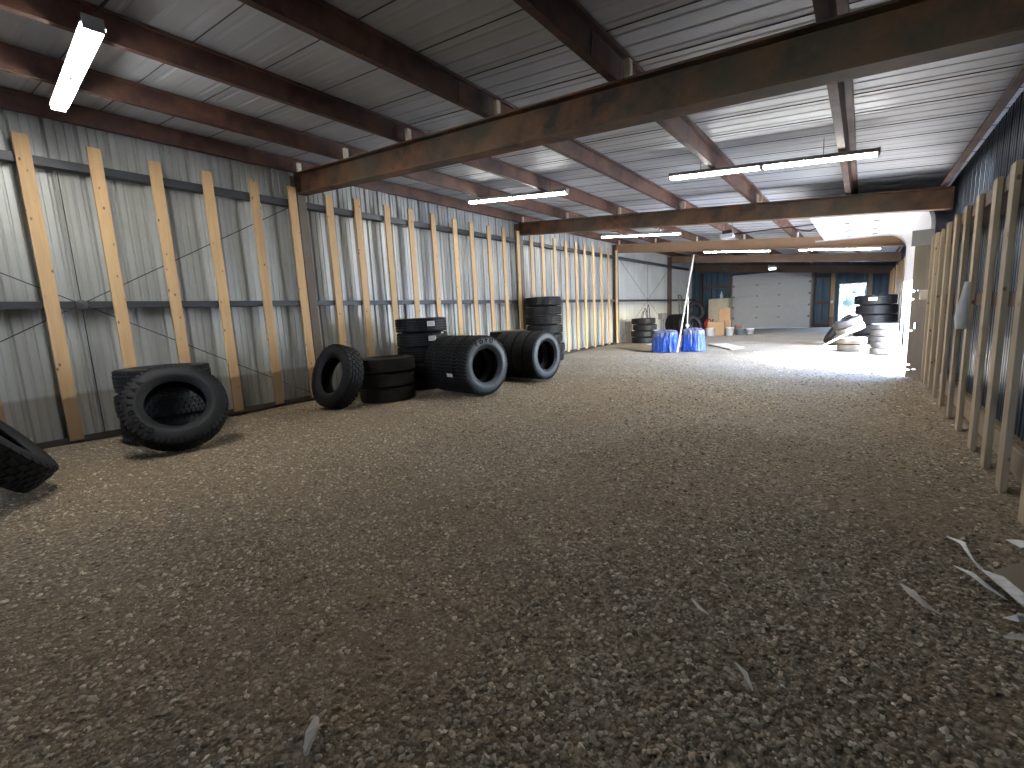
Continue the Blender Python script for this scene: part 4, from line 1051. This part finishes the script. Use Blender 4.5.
# ------------------------------------------------------------------ gravel stones (uncountable)
def make_gravel():
    protos = []
    pc = bpy.data.collections.new('stone_shapes')
    for k in range(6):
        sd = k*11.3
        f = lambda c: 1 + .55*noise.noise(c*1.1 + V(sd,sd*.3,0)) + .22*noise.noise(c*2.7 + V(0,sd,2))
        b = MB().ico((0,0,0), .5, 2 if k < 6 else 1, f, (1, .8 + .05*(k % 3), .46))
        b.sm = [False]*len(b.sm) if k % 2 else b.sm
        o = bpy.data.objects.new('stone_shape', b.mesh('stone_shape', M_stone)); pc.objects.link(o); protos.append(o)
    rg = np.random.default_rng(5)
    P = []
    def sample(r0, r1, dens, smin, smax):
        area = (95+14)/360*PI*(r1*r1-r0*r0)
        n = int(area*dens)
        a = np.radians(rg.uniform(-14, 95, n)); r = np.sqrt(rg.uniform(r0*r0, r1*r1, n))
        x = -r*np.sin(a); y = r*np.cos(a)
        s = smin + (smax-smin)*rg.random(n)**2.6
        # patchy cover
        pat = np.sin(1.9*x+.8*y)+np.sin(2.7*y-1.1*x+1)+np.sin(3.7*x+2.3*y+2)*.7
        keep = (x > XL+.2) & (x < XR-.15) & (rg.random(n) < np.clip(.74+.17*pat, .3, 1))
        for i in np.nonzero(keep)[0]:
            h = ground(x[i], y[i]); P.append((x[i], y[i], h - s[i]*.02, s[i]))
    sample(.25, 1.6, 8600, .007, .032)
    sample(1.6, 3.2, 4200, .008, .032)
    sample(3.2, 5.5, 1700, .011, .036)
    sample(5.5, 9.5, 620, .014, .040)
    sample(9.5, 14.5, 170, .022, .048)
    P = np.array(P); n = len(P)
    print('stones', n)
    me = bpy.data.meshes.new('gravel'); me.vertices.add(n); me.vertices.foreach_set('co', P[:, :3].astype(np.float32).ravel())
    at = me.attributes.new('size', 'FLOAT', 'POINT'); at.data.foreach_set('value', P[:, 3].astype(np.float32))
    rot = np.stack([rg.normal(0,.35,n), rg.normal(0,.35,n), rg.uniform(0,6.283,n)], 1).astype(np.float32)
    ar = me.attributes.new('turn', 'FLOAT_VECTOR', 'POINT'); ar.data.foreach_set('vector', rot.ravel())
    me.update()
    ob = bpy.data.objects.new('gravel', me); COL.objects.link(ob); me.materials.append(M_stone)
    tag(ob, 'loose mixed brown and grey gravel stones covering the floor', 'gravel', None, 'stuff')
    ng = bpy.data.node_groups.new('gravel_scatter', 'GeometryNodeTree')
    ng.interface.new_socket('Geometry', in_out='INPUT', socket_type='NodeSocketGeometry'); ng.interface.new_socket('Geometry', in_out='OUTPUT', socket_type='NodeSocketGeometry')
    gi = ng.nodes.new('NodeGroupInput'); go = ng.nodes.new('NodeGroupOutput')
    ci = ng.nodes.new('GeometryNodeCollectionInfo'); ci.inputs['Collection'].default_value = pc; ci.inputs['Separate Children'].default_value = True; ci.inputs['Reset Children'].default_value = True
    ip = ng.nodes.new('GeometryNodeInstanceOnPoints'); ip.inputs['Pick Instance'].default_value = True
    sz = ng.nodes.new('GeometryNodeInputNamedAttribute'); sz.data_type = 'FLOAT'; sz.inputs['Name'].default_value = 'size'
    tr = ng.nodes.new('GeometryNodeInputNamedAttribute'); tr.data_type = 'FLOAT_VECTOR'; tr.inputs['Name'].default_value = 'turn'
    er = ng.nodes.new('FunctionNodeEulerToRotation')
    lk = ng.links.new
    lk(gi.outputs[0], ip.inputs['Points']); lk(ci.outputs[0], ip.inputs['Instance']); lk(sz.outputs[0], ip.inputs['Scale'])
    lk(tr.outputs[0], er.inputs[0]); lk(er.outputs[0], ip.inputs['Rotation']); lk(ip.outputs[0], go.inputs[0])
    md = ob.modifiers.new('scatter', 'NODES'); md.node_group = ng
make_gravel()

# ------------------------------------------------------------------ outside
for i, (x, y, s) in enumerate(((-3.0, 58, .72), (-1.0, 61, .78), (.9, 57, .7))):
    t = thing('tree', 'hazy green tree seen outside through the far doorway, %s' % ['left one','middle one','right one'][i], 'tree', (x,y,-.045))
    MB().tube([(0,0,0),(.05,0,1.2*s),(0,.1,2.6*s)], [.22*s,.16*s,.1*s], 10).build('trunk', M_bark, t)
    b = MB()
    for k in range(9):
        c = (rnd.uniform(-1.2,1.2)*s, rnd.uniform(-1,1)*s, (2.4+rnd.uniform(-.6,1.0))*s)
        b.ico(c, rnd.uniform(.7,1.1)*s, 2, lambda q: 1+.35*noise.noise(q*2.5+V(k,i,0)))
    b.build('crown', M_leaf, t)

# ------------------------------------------------------------------ light
w = bpy.data.worlds.new('sky'); scene.world = w; w.use_nodes = True; nt = w.node_tree
bg = nt.nodes['Background']; sky = nt.nodes.new('ShaderNodeTexSky'); sky.sky_type = 'NISHITA'; sky.sun_disc = False
sky.sun_elevation = math.radians(38); sky.sun_rotation = math.radians(0); sky.air_density = 1.0; sky.dust_density = 1.5
nt.links.new(mix(nt, 1.0, sky.outputs[0], (.86, .95, 1.12), 'MULTIPLY'), bg.inputs[0]); bg.inputs[1].default_value = 7.6
sun_dir = V(-1.52, .96, -1.80*.78).normalized()      # direction the light travels
sd = bpy.data.lights.new('sun', 'SUN'); sd.energy = 105; sd.angle = math.radians(.6); sd.color = (.94, .97, 1)
so = bpy.data.objects.new('sun', sd); COL.objects.link(so); so.rotation_euler = (-sun_dir).to_track_quat('Z','Y').to_euler(); so.location = (20,0,20)
sky.sun_rotation = math.atan2(-sun_dir.x, -sun_dir.y)
for nm, loc, rot, sx, sy in (('right_doorway_portal', (XR+.2, (DOOR_Y0+DOOR_Y1)/2, .85), (0, PI/2, 0), 1.75, 6.2), ('far_doorway_portal', (-.445, YB+.15, 1.02), (-PI/2, 0, 0), .95, 2.05)):
    a = bpy.data.lights.new(nm, 'AREA'); a.shape = 'RECTANGLE'; a.size = sx; a.size_y = sy; a.cycles.is_portal = True
    o = bpy.data.objects.new(nm, a); COL.objects.link(o); o.location = loc; o.rotation_euler = rot

# ------------------------------------------------------------------ camera
cd = bpy.data.cameras.new('camera'); cam = bpy.data.objects.new('camera', cd); COL.objects.link(cam)
cd.sensor_width = 36; cd.lens = 457.364*36/1024; cd.clip_start = .05; cd.clip_end = 1000
r = V(0.79646809, 0.60273844, -0.04842479); u = V(-0.05071978, 0.14639313, 0.98792538); f = V(-0.60254966, 0.78439494, -0.14716821)
mm = Matrix((r, u, -f)).transposed().to_4x4(); mm.translation = V(0, 0, 1.33); cam.matrix_world = mm
scene.camera = cam

vs_ = scene.view_settings; vs_.view_transform = 'Standard'; vs_.look = 'None'; vs_.gamma = 1; vs_.exposure = .22; vs_.use_curve_mapping = False
scene.cycles.max_bounces = 10; scene.cycles.diffuse_bounces = 6; scene.cycles.glossy_bounces = 4
scene.cycles.use_denoising = True; scene.cycles.sample_clamp_indirect = 8
